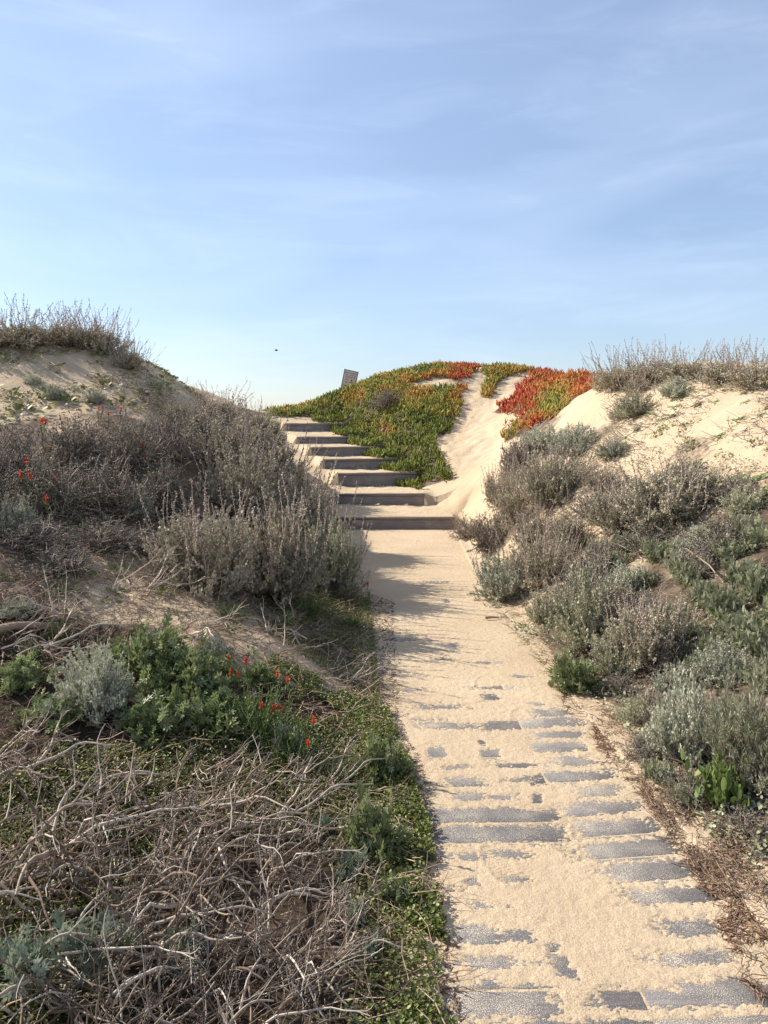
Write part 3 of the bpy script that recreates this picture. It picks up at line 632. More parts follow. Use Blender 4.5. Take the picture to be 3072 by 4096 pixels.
# left crest
for i, (dx, dy, w, h, lab) in enumerate([(-40,750,180,108,'spiky crest shrub cut by the left frame edge on the left dune'),(60,750,180,108,'tall spiky shrub on the left dune crest, second from the frame edge'),(150,750,170,98,'spiky shrub in the middle of the left dune crest'),
  (225,765,140,105,'grey spiky shrub right of the middle of the left crest'),(280,798,100,80,'last dark shrub at the right end of the left dune crest'),(190,752,140,85,'low grey shrub tucked among the left crest shrubs')]):
    S('crest', dx, dy, w, h, lab, CR, 'dune_shrub')
S('silver', 120, 862, 55, 40, 'small silver tuft high on the bare left dune', name='silver_shrub'); S('silver', 205, 872, 60, 38, 'silver tuft right of the small one on the bare left dune', name='silver_shrub')
S('silver', 70, 830, 50, 28, 'low grey-green tuft near the left frame edge on the bare dune', name='silver_shrub')
# left dry mass
for dx, dy, w, h, kind, lab in [(40,1030,200,130,'twiggy','dry brown shrub at the left frame edge below the bare dune'),(160,1000,190,120,'twiggy','dry twiggy shrub below the silver tufts'),(280,1010,190,130,'twiggy','dry reddish shrub left of the skyline sagewort'),
  (100,1110,230,150,'twiggy_green','dark twiggy shrub around the left red flowers'),(240,1110,220,150,'twiggy','dark twiggy shrub between the red flowers and the big sagewort'),(350,1110,170,140,'twiggy_green','green-tinged twiggy shrub behind the big sagewort'),
  (-60,1120,240,170,'twiggy','dry shrub running out of the left frame edge'),(-150,1010,250,150,'twiggy','dry shrub outside the left edge of the bare dune foot'),(370,990,150,120,'twiggy','thin brown shrub below the bare left dune slope'),
  (220,1190,220,90,'twiggy','flat dry shrub at the top of the sandy left patch'),(330,1210,130,80,'twiggy','low dark twigs under the left side of the big sagewort'),(120,1230,220,70,'twiggy','low dark twigs over the left part of the sandy patch'),(60,1180,200,80,'twiggy','flat dry shrub below the left silver shrub')]:
    S(kind, dx, dy, w, h, lab, DT, 'dry_shrub')
S('silver_few', 30, 1165, 130, 130, 'silver shrub at the left frame edge beside red flowers', name='silver_shrub')
S('silver', 300, 1120, 80, 80, 'silver sprig under the twiggy shrubs, left of the big sagewort', name='silver_shrub')
# lower left
S('silver', 215, 1545, 190, 180, 'bright silver shrub in the middle of the near left bank', name='silver_shrub', sink=.0)
S('silver', 462, 1420, 100, 60, 'small silver shrub on the sand beside the green leafy plants', name='silver_shrub')
S('silver_few', 30, 1330, 120, 60, 'grey-green shrub on the sand at the left frame edge', name='silver_shrub')
for dx, dy, w, h, kind, lab in [(150,1330,170,60,'dead_sparse','bare twigs lying across the sandy left patch'),(300,1290,190,60,'dead_sparse','bare twigs on the sand left of the big sagewort'),(420,1380,190,60,'dead_sparse','bare twigs on the sand behind the leafy plants'),(620,1400,190,50,'dead_sparse','thin twigs on the shaded bank under the sagewort'),(740,1480,150,40,'dead_sparse','thin twigs on the sandy ridge near the path')]:
    S(kind, dx, dy, w, h, lab, 'bare twigs on the left sand', 'dead_branch_heap', 'branches', sink=0)
for dx, dy, w, h, lab in [(600,1370,130,70,'dark green clump on the shaded bank below the sagewort'),(700,1400,110,55,'low green clump between shaded bank and path'),(660,1330,120,60,'green clump under the right side of the sagewort'),(500,1340,110,60,'dark clump at the foot of the big sagewort'),(760,1360,80,50,'green clump at the path edge in the shade')]:
    S('bushy_green', dx, dy, w, h, lab, 'green clumps on the shaded bank', 'leafy_plant', 'plant')
GL = 'green leafy plants on the near left bank'
for dx, dy, w, h, kind, lab in [(470,1570,170,110,'leafy','green lobed-leaf plant in front of the red-flowered bush'),(250,1450,130,90,'leafy','green plant peeping over the bright silver shrub'),(110,1560,170,80,'leafy','low green leafy plant left of the silver shrub'),(60,1430,120,60,'bushy_green','green tuft below the driftwood branch'),(560,1480,110,70,'leafy','small green plant on the sandy ridge'),(330,1470,210,150,'leafy','green lobed-leaf plant right behind the bright silver shrub'),(420,1520,220,150,'leafy','green lobed-leaf plant right of the silver shrub'),(340,1590,190,110,'leafy','low green plant in front of the silver shrub'),
  (550,1600,230,160,'bushy_green','dark bushy plant carrying red flowers by the sandy ridge'),(640,1650,180,130,'bushy_green','dark green plant right of the red-flowered bush'),(40,1490,150,90,'leafy','green leafy plant at the left frame edge'),
  (820,1690,120,130,'leafy','bright leafy plant at the path edge casting a branching shadow'),(800,1850,150,170,'leafy','tall green sprig by the path beside the two bare planks'),(730,1700,120,90,'bushy_green','green plant left of the path-edge plant'),
  (700,1260,90,80,'bushy_green','fresh green bush under the sagewort by the path'),(130,1390,70,80,'bushy_green','small green bush beside the driftwood branch'),(850,1960,110,90,'leafy','low green plant beside the path near the footprints'),
  (470,1490,140,110,'bushy_green','dark green clump between the leafy plants and the ridge'),(580,1290,130,60,'bushy_green','dark ground-hugging bush under the big sagewort')]:
    S(kind, dx, dy, w, h, lab, GL, 'leafy_plant', 'plant')
SL = 'silver lobed seedlings among the dead branches'
for dx, dy, w, h, lab in [(60,2195,180,130,'silver lobed plant cut by the bottom left corner'),(270,2120,110,80,'silver lobed sprig above the corner plant'),(190,2180,220,150,'large silver lobed-leaf plant in the bottom left corner'),(400,2160,130,110,'silver lobed plant right of the corner plant'),(620,1640,80,80,'silver sprig in front of the dark red-flowered bush'),(760,1900,100,60,'silver lobed seedling in the shade by the tall sprig'),
  (690,1820,80,50,'silver seedling on the small bare sand patch'),(770,2010,70,70,'silver lobed seedling above the bright ground cover'),(800,2080,70,60,'blue-grey seedling at the path side below the bright cover'),(120,1570,80,60,'silver lobed leaves left of the bright silver shrub'),(40,1920,60,50,'silver leaves at the left frame edge among branches')]:
    S('silverlobed', dx, dy, w*1.1, h*1.15, lab, SL, 'silver_seedling', 'plant', sink=-.10 if dy > 2100 else -.02)
DB = 'heaps of dead bleached branches on the near left bank'
for i, (dx, dy, w, h, kind, lab) in enumerate([(700,2090,220,110,'dead_sparse','pale bare branches reaching over the bright cover'),(660,2180,260,120,'dead','branch heap nearest the path at the bottom'),(430,2200,300,130,'dead','branch heap in the bottom middle of the near bank'),(300,1980,300,120,'dead_sparse','pale forked branches over the middle heap'),(760,1960,160,70,'dead_sparse','thin twigs in the cover beside the path'),(700,1860,200,80,'dead_sparse','bare twigs beside the tall sprig'),(120,1950,420,170,'dead','heap of bleached branches at the left frame edge, middle height'),(330,2090,420,180,'dead','heap of pale branches left of the bottom right tangle'),(560,2130,380,150,'dead','pale branch tangle pointing at the path, lowest right'),
  (120,2180,420,140,'dead','branch heap in the bottom left corner'),(430,1880,360,120,'dead','branch heap in the middle of the near bank'),(180,1800,340,90,'dead','brown branch heap below the bright silver shrub'),
  (600,1940,240,100,'dead','branch heap left of the bright ground cover'),(560,1800,300,100,'dead_sparse','thin dead twigs below the dark green bush'),(60,1420,240,70,'dead_sparse','bare branches around the driftwood on the sand'),
  (420,1750,320,90,'dead_sparse','thin dead branches above the middle heap'),(30,1680,260,90,'dead_sparse','thin dead branches left below the silver shrub'),(-150,2050,400,170,'dead','branch heap beyond the left frame edge'),(680,1730,220,80,'dead_sparse','dry twigs behind the path-edge plant'),
  (250,2330,400,150,'dead','branch heap just under the bottom frame edge'),(520,2330,380,150,'dead','branch heap under the frame, nearest the path')]):
    S(kind, dx, dy, w, h, lab, DB, 'dead_branch_heap', 'branches', rz=random.uniform(-.5, .5), sink=0)
# right bank
for kind, dx, dy, w, h, lab in [('silver_few',1090,1295,170,150,'silver sagewort by the narrowing of the path, right side'),('sage_sparse',1170,1270,170,210,'spiky brown-grey sagewort right behind the path-side silver one'),('sage_sparse',1120,1130,130,200,'tall thin spikes beside the sand gully foot'),
  ('sage_sparse',1190,1090,190,200,'grey spiky sagewort in the middle of the right slope'),('silver',1245,985,130,80,'silver cushion under the red ice plant'),('sage',1200,1080,130,90,'small sagewort below the silver cushion'),('silver_few',1180,965,130,60,'low silver shrub just below the red ice plant'),
  ('sage',1370,900,110,60,'grey shrub on the right sand below the crest'),('sage_sparse',1345,905,80,50,'small dark shrub beside the yellow flower'),('silver',1460,858,90,48,'round silver cushion below the right crest'),
  ('sage_spiky',1440,1130,260,200,'big sagewort high on the right bank'),('sage_spiky',1340,1150,190,170,'sagewort left of the big one on the right bank'),('sage_spiky',1510,1090,150,120,'sagewort right of the big one on the right bank'),
  ('sage',1270,1400,210,200,'large pale sagewort behind the lilac-flowered plant'),('sage_spiky',1400,1430,210,230,'large pale sagewort in the middle of the right bank'),('sage',1330,1450,150,110,'low sagewort right of the lilac-flowered plant'),
  ('silver_few',1485,1645,190,270,'silver shrub by the round-leaved plant, right bank'),('silver',1560,1470,170,110,'silver shrub over the ferny green cover'),('silver',1430,1690,80,60,'small silver tuft at the sand edge, right side'),
  ('sage_spiky',1230,1190,130,120,'dry sagewort between the gully and the right bank')]:
    S(kind, dx, dy, w, h, lab, SG, 'silver_shrub' if kind.startswith('silver') else 'sage_shrub')
for dx, dy, w, h, lab in [(1305,842,60,40,'low spiky shrub at the edge of the red ice plant'),(1335,840,150,100,'spiky shrub on the right crest above the red ice plant'),(1410,824,160,95,'spiky shrub on the right crest, left of centre'),(1490,820,160,85,'spiky shrub in the centre of the right crest'),
  (1570,826,160,95,'spiky shrub on the right crest near the frame edge'),(1640,836,170,105,'tall spiky shrub cut by the right frame edge on the crest'),(1720,835,150,100,'spiky shrub beyond the right frame edge'),(1380,850,90,70,'drooping shrub in front of the right crest')]:
    S('crest', dx, dy, w, h, lab, CR, 'dune_shrub')
for kind, dx, dy, w, h, lab in [('sage_sparse',1078,1090,90,120,'thin grey stalks at the lower end of the sand gully'),('twiggy',1065,1190,120,110,'bare scraggly shrub over the sand right of the lowest step'),('sage_sparse',1150,1180,110,130,'scraggly grey shrub above the narrowing of the path'),('twiggy',1140,1000,110,80,'dry scraggly twigs along the right side of the sand gully'),('silver',1350,1290,130,90,'pale silver shrub in the upper middle of the right bank'),('sage',1180,1340,110,80,'small grey shrub at the path side below the silver sagewort'),('silver',1460,1500,110,80,'silver shrub between the pale sageworts and the ferny mat'),('silver',1440,1610,110,90,'silver tuft left of the big silver shrub at the right'),('twiggy',1400,1640,150,70,'brown twigs on the right sand edge'),('twiggy_green',1500,1730,150,90,'dark twigs around the round-leaved plant'),('twiggy',1620,1800,160,70,'bare brown twigs below the round-leaved plant'),('sage',1380,1560,120,80,'small grey shrub above the sandy right edge'),('sage_sparse',1300,1060,110,90,'thin spiky shrub on the sand strip of the right slope'),('silver',1500,1190,90,60,'small silver cushion under the right bank sageworts'),('silver',1330,985,90,45,'small silver cushion on the right sand strip'),('sage',1610,1110,120,70,'low grey shrub at the right frame edge below the sand'),('twiggy',1400,1340,140,80,'brown twigs in the centre of the right bank'),('twiggy',1460,1440,140,80,'brown twigs below the centre of the right bank'),('twiggy',1550,1560,150,80,'brown twigs under the narrow-leaved shrubs'),('twiggy_green',1470,1060,140,80,'low twiggy shrub at the foot of the right sand slope'),('twiggy',1590,1080,140,70,'flat dry shrub at the foot of the sand by the right frame edge'),('twiggy',1310,1340,150,110,'dry brown twigs among the pale sageworts of the right bank'),('twiggy',1520,1240,150,80,'flat brown twigs in the ferny mat'),('twiggy_green',1400,1190,160,90,'low twiggy shrub under the big right sagewort'),('twiggy',1290,1120,130,80,'low brown twigs right of the sand gully'),('twiggy',1260,1290,160,130,'brown twiggy shrub between the two large right sageworts'),('twiggy',1020,1160,110,60,'bare rusty twigs beside the lowest step'),('twiggy',1110,1030,80,90,'dark thin twigs at the gully foot'),('twiggy_green',1560,1200,200,110,'dark twiggy shrub high at the right'),
  ('twiggy',1300,1240,150,90,'brown twigs behind the pale sageworts'),('twiggy',1430,1560,150,90,'dry brown twigs above the silver shrub'),('twiggy_green',1640,1700,120,130,'dark twiggy shrub behind the round leaves'),('twiggy',1350,1490,110,50,'brown twigs under the pale sageworts')]:
    S(kind, dx, dy, w, h, lab, DT, 'dry_shrub')
S('needle', 1625, 1680, 230, 300, 'dark narrow-leaved shrub at the right frame edge', 'narrow-leaved shrubs', 'narrow_leaf_shrub'); S('needle', 1555, 1640, 120, 150, 'smaller narrow-leaved shrub left of the frame edge one', 'narrow-leaved shrubs', 'narrow_leaf_shrub')
BR = 'ferny green plants covering the right bank'
for dx, dy, w, h in [(1560,1330,170,90),(1640,1290,180,90),(1500,1260,140,70),(1620,1400,180,90),(1580,1210,160,60),(1480,1380,120,60),(1420,1210,130,60),(1650,1490,150,80),(1700,1360,180,90),(1540,1420,140,70),(1360,1190,120,50),(1650,1180,150,60),(1420,1690,110,70),(1480,1740,120,60),(1390,1620,80,50),(1750,1480,180,90),(1760,1250,180,80),(1300,1200,100,50),(1600,1260,150,70),(1520,1310,130,70),(1590,1370,140,70),(1660,1430,150,80),(1470,1240,120,60),(1540,1180,120,60),(1450,1350,120,60),(1500,1470,120,70),(1610,1160,130,60),(1330,1230,110,50),(1390,1270,110,50)]:
    S('bur', dx, dy, w, h, 'low ferny green plant in the ferny mat on the right bank', BR, 'ferny_plant', 'plant')
S('round', 1560, 1740, 190, 150, 'glossy round-leaved plant at the right path side', 'round-leaved plants', 'round_leaf_plant', 'plant'); S('round', 1500, 1570, 70, 50, 'small round-leaved plant under the silver shrub', 'round-leaved plants', 'round_leaf_plant', 'plant')
S('round', 1640, 1370, 80, 50, 'round-leaved plant in the ferny mat', 'round-leaved plants', 'round_leaf_plant', 'plant')
S('leafy_flower', 1240, 1495, 140, 110, 'bright green plant with pale lilac flowers at the right path edge', 'flowering plants by the path', 'flowering_plant', 'plant')
# the bank goes on past the right frame edge
for kind, dx, dy, w, h, nm in [('sage_spiky',1850,1650,260,260,'sage_shrub'),('silver',2000,1900,220,200,'silver_shrub'),('twiggy',1800,1900,220,140,'dry_shrub'),('sage',2100,1500,260,240,'sage_shrub'),('twiggy_green',1950,1400,260,180,'dry_shrub'),('sage_spiky',1850,1150,240,180,'sage_shrub'),
  ('bur',1850,1750,200,120,'ferny_plant'),('bur',2050,1700,200,120,'ferny_plant'),('bur',1900,1550,200,120,'ferny_plant'),('silver',1900,2300,260,220,'silver_shrub'),('twiggy',2150,2300,260,160,'dry_shrub'),('bur',2250,2000,240,140,'ferny_plant'),('sage',2400,1800,260,240,'sage_shrub'),('sage_sparse',2050,1150,240,160,'sage_shrub'),('bur',2100,1350,240,120,'ferny_plant'),('crest',1850,850,170,100,'dune_shrub'),('crest',1980,870,170,100,'dune_shrub')]:
    S(kind, dx, dy, w, h, 'grey-green dune plant further along the right bank, beyond the frame edge', 'plants of the right bank beyond the frame', nm, 'plant')
# red paintbrush
PB = 'red paintbrush flowers'
for dx, dy, lab in [(65,1060,'red flower head at the left frame edge, topmost'),(72,1105,'red flower head below the topmost at the left'),(132,1105,'red flower head right of the left pair'),(100,1150,'lowest red flower head of the left group'),(235,930,'red flower on the bare dune foot'),(215,925,'small red flower left on the dune foot'),(258,925,'red flower right on the dune foot'),
  (310,1000,'small red flower in the middle twigs'),(335,1010,'red flower right in the middle twigs'),(98,975,'tiny red flower below the bare dune'),(322,1030,'tiny red flower under the middle pair'),(492,1475,'red flower over the leafy plants'),(540,1485,'red flower on the sandy ridge'),(518,1525,'red flower between leafy plant and bush'),(590,1520,'red flower beside the ridge sand, left'),(620,1525,'red flower beside the ridge sand, right'),
  (572,1590,'red flower on the dark bush, upper'),(603,1600,'bright red flower on the dark bush'),(668,1625,'red flowers on the right of the dark bush'),(663,1675,'red flower below the dark bush'),(798,1300,'red flower hanging over the path edge'),(680,1085,'red flower left of the second step'),(645,1100,'small red flower in the sagewort left of the steps'),(690,1100,'tiny red flower next to the step sand')]:
    p = at(dx, dy+18); m = K/F*p[1]
    plant('paint', 'paintbrush_flower', lab, 'flower', PB, p, max(.75, 30*m/.1*.35)*(1.45 if dx < 140 else .9), max(.9, 48*m/.22)*(1.45 if dx < 140 else 1.0), sink=-.09 if p[1] > 4.6 else -.045)
# runner plants over the sand
rr = np.random.default_rng(8)
def runners(poly, n, group, label, ymin, ymax, kinds=('rosette',), sc=(.7, 1.5), xr=(-6, 6)):
    c = 0; g = 0
    while c < n and g < 40000:
        g += 1; x, y = rr.uniform(*xr), rr.uniform(ymin, ymax); z = float(Hs(x, y)); q = project(np.array([x, y, z]))
        if not inpoly(q, poly): continue
        s = rr.uniform(*sc)*.72
        gx = (float(Hs(x+.05, y))-float(Hs(x-.05, y)))/.1; gy = (float(Hs(x, y+.05))-float(Hs(x, y-.05)))/.1
        plant(kinds[c % len(kinds)], 'runner_plant', label, 'plant', group, (x, y, z+.01), s, rz=0, sink=0, tilt=(math.atan(gy), -math.atan(gx))); c += 1
runners(R_LUP, 190, 'small runner plants on the bare left dune', 'small yellow-green creeping plant on the bare left dune slope', 6, 11, sc=(.9,2.0), xr=(-6.5,-1))
runners(R_LSAND, 26, 'creeping plants on the sandy left patch', 'small creeping plant on the sandy patch of the left bank', 3.5, 5.6, ('rosette','rosette_round'), (.5, 1.0), (-3,0))
runners([(1440,830),(1900,830),(1900,1060),(1500,1000),(1300,1010),(1350,930)], 60, 'small creeping plants on the right sand slope', 'small creeping plant on the bare right sand slope', 5, 11, ('rosette','rosette_round'), (.6, 1.3), (1.5,6))
runners([(1330,1060),(1480,970),(1659,1040),(1900,1060),(1900,1150),(1500,1130),(1330,1120)], 30, 'creeping plants at the foot of the right sand slope', 'yellow-green creeping plant at the foot of the right sand slope', 4, 9, ('rosette_round','rosette'), (1, 1.8), (1.2,6))
runners([(1050,1290),(1110,1270),(1290,1510),(1190,1460)], 8, 'creeping plants on the right path edge', 'small round-leaved creeper between path and right sagewort', 4, 8, ('rosette_round',), (.6, 1), (.8,2))
runners([(0,1100),(400,1150),(420,1300),(0,1350)], 22, 'round-leaved creepers under the left twigs', 'round-leaved creeper under the dark twigs on the left bank', 3.5, 6.5, ('rosette_round',), (.7, 1.2), (-3.5,-.5))

# ------------------------------------------------------------------ ice plant
def ice(polys, hole, n, red, label, mask=None):
    mb = MB(); st = MB(); N = 0; pts = []
    while N < n:
        x = RNG.uniform(-5, 6.5, 60000); y = RNG.uniform(11.8, 24, 60000); z = Hs(x, y); q = project(np.stack([x, y, z], -1))+np.stack([fbm(x*3, y*3, 3), fbm(x*3+9, y*3, 3)], -1)*22
        m = np.zeros(len(x), bool)
        for pl in polys: m |= inpoly(q, pl)
        if hole: m &= ~inpoly(q, hole)
        s_, sw = stair_sand(x, y); m &= ~((y > 11.2) & (y < 17.2) & (x > np.interp(y, SY, SXL)-.3) & (x < np.interp(y, [11.2,12.6,13.3,14.3,15,15.8,16.8,17.2], [1.1,.72,.22,-.16,-.45,-.84,-1.45,-1.8])+.14*fbm(x*4, y*4, 2)))
        p = np.stack([x, y, z], -1)[m]; pts.append(p); N += len(p)
        if len(pts) > 60: break
    p = np.concatenate(pts)[:n]; n = len(p)
    hump = .16*(.55+fbm(p[:, 0]*2.2, p[:, 1]*2.2, 3))
    clump = RNG.random(n)
    p[:, 2] += hump*clump-.01
    g = unit(RNG.normal(size=(n, 3))*.42+np.array([0, -.05, 1.0]))
    q = project(p); v = np.clip(red(q, p)+rnd(n, -.13, .13)+.3*fbm(p[:, 0]*7, p[:, 1]*7, 2), 0, 1)
    sz = rnd(n, .055, .13)
    for k in range(2):
        inst(mb, FINGER, frames(g+RNG.normal(size=(n, 3))*.28), p+RNG.normal(size=(n, 3))*.008, sz*rnd(n, .7, 1.1), np.clip(v+rnd(n, -.06, .06), 0, 1))
    o = mb.build('ice_plant', M['ice'], smooth=True); tag(o, label, 'ice plant', 'mats of ice plant on the dune')
def red1(q, p):
    n = fbm(p[:, 0]*1.3, p[:, 1]*1.3, 3); n2 = fbm(p[:, 0]*4, p[:, 1]*4, 2)
    v = .12+n2*.25
    v = v+(.24+n*.8+n2*.3)*sstep(925, 850, q[:, 1])                       # upper part yellow to orange
    up = sstep(950, 1000, q[:, 0])*sstep(900, 850, q[:, 1]); v = v+up*.35
    v = v+.5*np.exp(-((q[:, 0]-832)/22)**2-((q[:, 1]-928)/14)**2)
    v = v+.28*np.exp(-((q[:, 0]-980)/40)**2-((q[:, 1]-805)/14)**2)
    return v
ice([R_ICE1], R_ICE1B, 30000, red1, 'green ice plant mat spilling down the hill beside the steps')
ice([R_ICE2], None, 3500, lambda q, p: .35+.6*fbm(p[:, 0]*2, p[:, 1]*2, 3)+.25*sstep(1100,1050,q[:,0])*0, 'thin ice plant strand on the skyline trailing into the sand gully')
def red3(q, p):
    n = fbm(p[:, 0]*1.8, p[:, 1]*1.8, 3); v = .84+n*.6
    v = v-.6*np.exp(-((q[:, 0]-1200)/38)**2-((q[:, 1]-875)/40)**2); v = v-.45*np.exp(-((q[:, 0]-1110)/40)**2-((q[:, 1]-945)/25)**2); return v
ice([R_ICE3], None, 9000, red3, 'orange and red ice plant mat right of the sand gully')

# ------------------------------------------------------------------ uncountable cover
def scatter(polys, n, xr, yr, power=1.0, avoid=None, keep=None):
    out = []; N = 0; g = 0
    while N < n and g < 80:
        g += 1; x = RNG.uniform(*xr, 40000); u = RNG.random(40000); y = yr[0]+(yr[1]-yr[0])*u**power; z = Hs(x, y); q = project(np.stack([x, y, z], -1)); m = np.zeros(len(x), bool)
        for pl in polys: m |= inpoly(q, pl)
        if avoid: m &= ~inpoly(q, avoid)
        if keep is not None: m &= keep(x, y, q)
        p = np.stack([x, y, z], -1)[m]; out.append(p); N += len(p)
    return np.concatenate(out)[:n]
def cover_mesh(p, tmpl, size, mat, name, label, tiltz=.5, lift=.03):
    n = len(p); mb = MB(); a = rnd(n, 0, 6.28); g = np.stack([np.cos(a), np.sin(a), rnd(n, -.1, tiltz)], -1)
    p = p+np.stack([np.zeros(n), np.zeros(n), rnd(n, .002, lift)], -1)
    inst(mb, tmpl, flat_frames(g, .5), p, rnd(n, .6, 1.3)*size, rnd(n, 0, 1)); o = mb.build(name, M[mat]); tag(o, label, name.replace('_', ' '), kind='stuff'); return o
nz = lambda s, t: (lambda x, y, q: fbm(x*s, y*s, 4) > t)
# bright chickweed-like cover on the near bank and along the path edge
c1 = scatter([[(600,1560),(845,1560),(890,1720),(880,1800),(925,1900),(905,2020),(955,2100),(930,2212),(940,2900),(-400,2900),(-400,1600),(300,1620)]], 85000, (-2.1, .4), (.8, 4.2), 1.3, keep=nz(3.0, -.25))
c1d = scatter([[(780,1600),(880,1640),(930,1800),(950,1950),(978,2212),(1000,2900),(700,2900),(760,2100),(800,1900)]], 15000, (-.8, .5), (1.0, 4.2), 1.3, keep=nz(4.5, .03))
c1b = scatter([[(740,1270),(800,1300),(825,1540),(700,1450),(560,1360),(560,1300)]], 20000, (-1.6, 0), (4, 8), 1.0, keep=nz(2.5, -.10))
c1c = scatter([[(540,1400),(840,1540),(900,1700),(760,1660),(640,1560)]], 9000, (-1.4, .2), (3, 5), 1.0, keep=nz(3.5, .03))
cover_mesh(np.concatenate([c1, c1b, c1c, c1d]), SMALLR, .013, 'cover', 'ground_cover', 'bright green low leafy cover on the near left bank', .8, .045)
c2 = scatter([R_RIGHT], 22000, (.9, 5.5), (2.2, 9), 1.2, keep=nz(1.6, -.02)); cover_mesh(c2, SMALLR, .02, 'bur', 'ground_cover', 'thin grey-green cover between the right bank shrubs', .8, .05)
# twig litter
def litter(p, name, label, L=(.03, .12), r=.0016, mat='litter', flat=.15, lift=.02):
    n = len(p); a = rnd(n, 0, 6.28); P = grow(p+np.stack([np.zeros(n), np.zeros(n), rnd(n, .003, lift)], -1), np.stack([np.cos(a), np.sin(a), rnd(n, -flat, flat)], -1), rnd(n, *L), 4, 0, .3)
    P[..., 2] = np.maximum(P[..., 2], Hs(P[..., 0], P[..., 1])+.003)
    mb = MB(); tube(mb, P, (rnd(n, .6, 1.5)*r)[:, None]*np.array([1, .9, .8, .5])[None], 3, rnd(n, 0, 1)); o = mb.build(name, M[mat]); tag(o, label, 'twig litter', kind='stuff')
lp = scatter([R_LEFT], 26000, (-5, .5), (.8, 9), 1.2, avoid=None); litter(lp, 'twig_litter', 'dry twigs and straw lying over the left bank', (.04, .22), .0017, lift=.05)
lp = scatter([R_RIGHT, [(1190,1470),(1290,1530),(1440,1740),(1659,1900),(1659,2212),(1500,1900),(1380,1720),(1230,1540)]], 16000, (.9, 5), (1.6, 9), 1.2); litter(lp, 'twig_litter', 'dry twigs and straw lying over the right bank', (.03, .13), .0015)
lp = scatter([[(1380,1600),(1520,1680),(1659,1850),(1900,2050),(1800,2300),(1659,2080),(1560,1980),(1440,1800),(1370,1680)]], 3000, (.9, 2.6), (1.9, 5), 1.2, keep=nz(4, -.02)); litter(lp, 'twig_litter', 'broken twigs and bark over the sand at the near right', (.015, .09), .0016)
lp = scatter([R_LUP, R_RUP], 10000, (-6, 6), (5, 12), 1.0, keep=nz(1.5, -.0)); litter(lp, 'twig_litter', 'thin dry runners on the bare sand slopes', (.05, .22), .0028, 'drybrown')
lp = scatter([[(760,1270),(850,1300),(860,1540),(935,1700),(960,1950),(1010,2212),(900,2212),(860,1850),(800,1560)]], 3500, (-.8, .6), (1.7, 8), 1.3); litter(lp, 'twig_litter', 'crumbs of bark and leaf along the left path edge', (.008, .035), .0018, 'leaflitter', .1, .008)
lp = scatter([[(1290,1500),(1420,1620),(1500,1720),(1659,1880),(1659,2212),(1500,1900),(1400,1740),(1280,1600)]], 2500, (.9, 2.2), (1.9, 5), 1.2, keep=nz(5, .0)); litter(lp, 'twig_litter', 'reddish bark crumbs on the right path edge', (.01, .05), .0018, 'leaflitter', .1, .01)

# ------------------------------------------------------------------ driftwood branch, loose bits
def log(label, pts, r, name='driftwood_branch'):
    P = np.array(pts)[None]; mb = MB(); k = P.shape[1]; tube(mb, P, (np.linspace(1, .55, k)*r)[None], 9, .45)
    mb.add(P[0, 0]+[0,0,0], np.zeros((0, 3), int), 0)
    tag(mb.build(name, M['dead'], smooth=True), label, 'branch')
a_, b_ = at(-60, 1395), at(130, 1352)
log('thick brown driftwood branch at the left frame edge', [tuple(a_*(1-t)+b_*t+np.array([0, .03*math.sin(t*5), .03+.02*math.sin(t*4)])) for t in np.linspace(0, 1, 9)], .028)
a_ = at(1062, 1340); log('short brown wood chip on the right path edge', [(a_[0]-.05, a_[1], a_[2]+.02), (a_[0], a_[1]+.005, a_[2]+.025), (a_[0]+.06, a_[1]+.02, a_[2]+.018)], .012, 'wood_chip')
a_ = at(1580, 1325); log('long bleached stick lying across the ferny mat', [tuple(at(1480, 1235)+[0,0,.16]), tuple(at(1530,1275)+[0,0,.16]), tuple(at(1560, 1310)+[0,0,.14])], .006, 'bleached_stick')

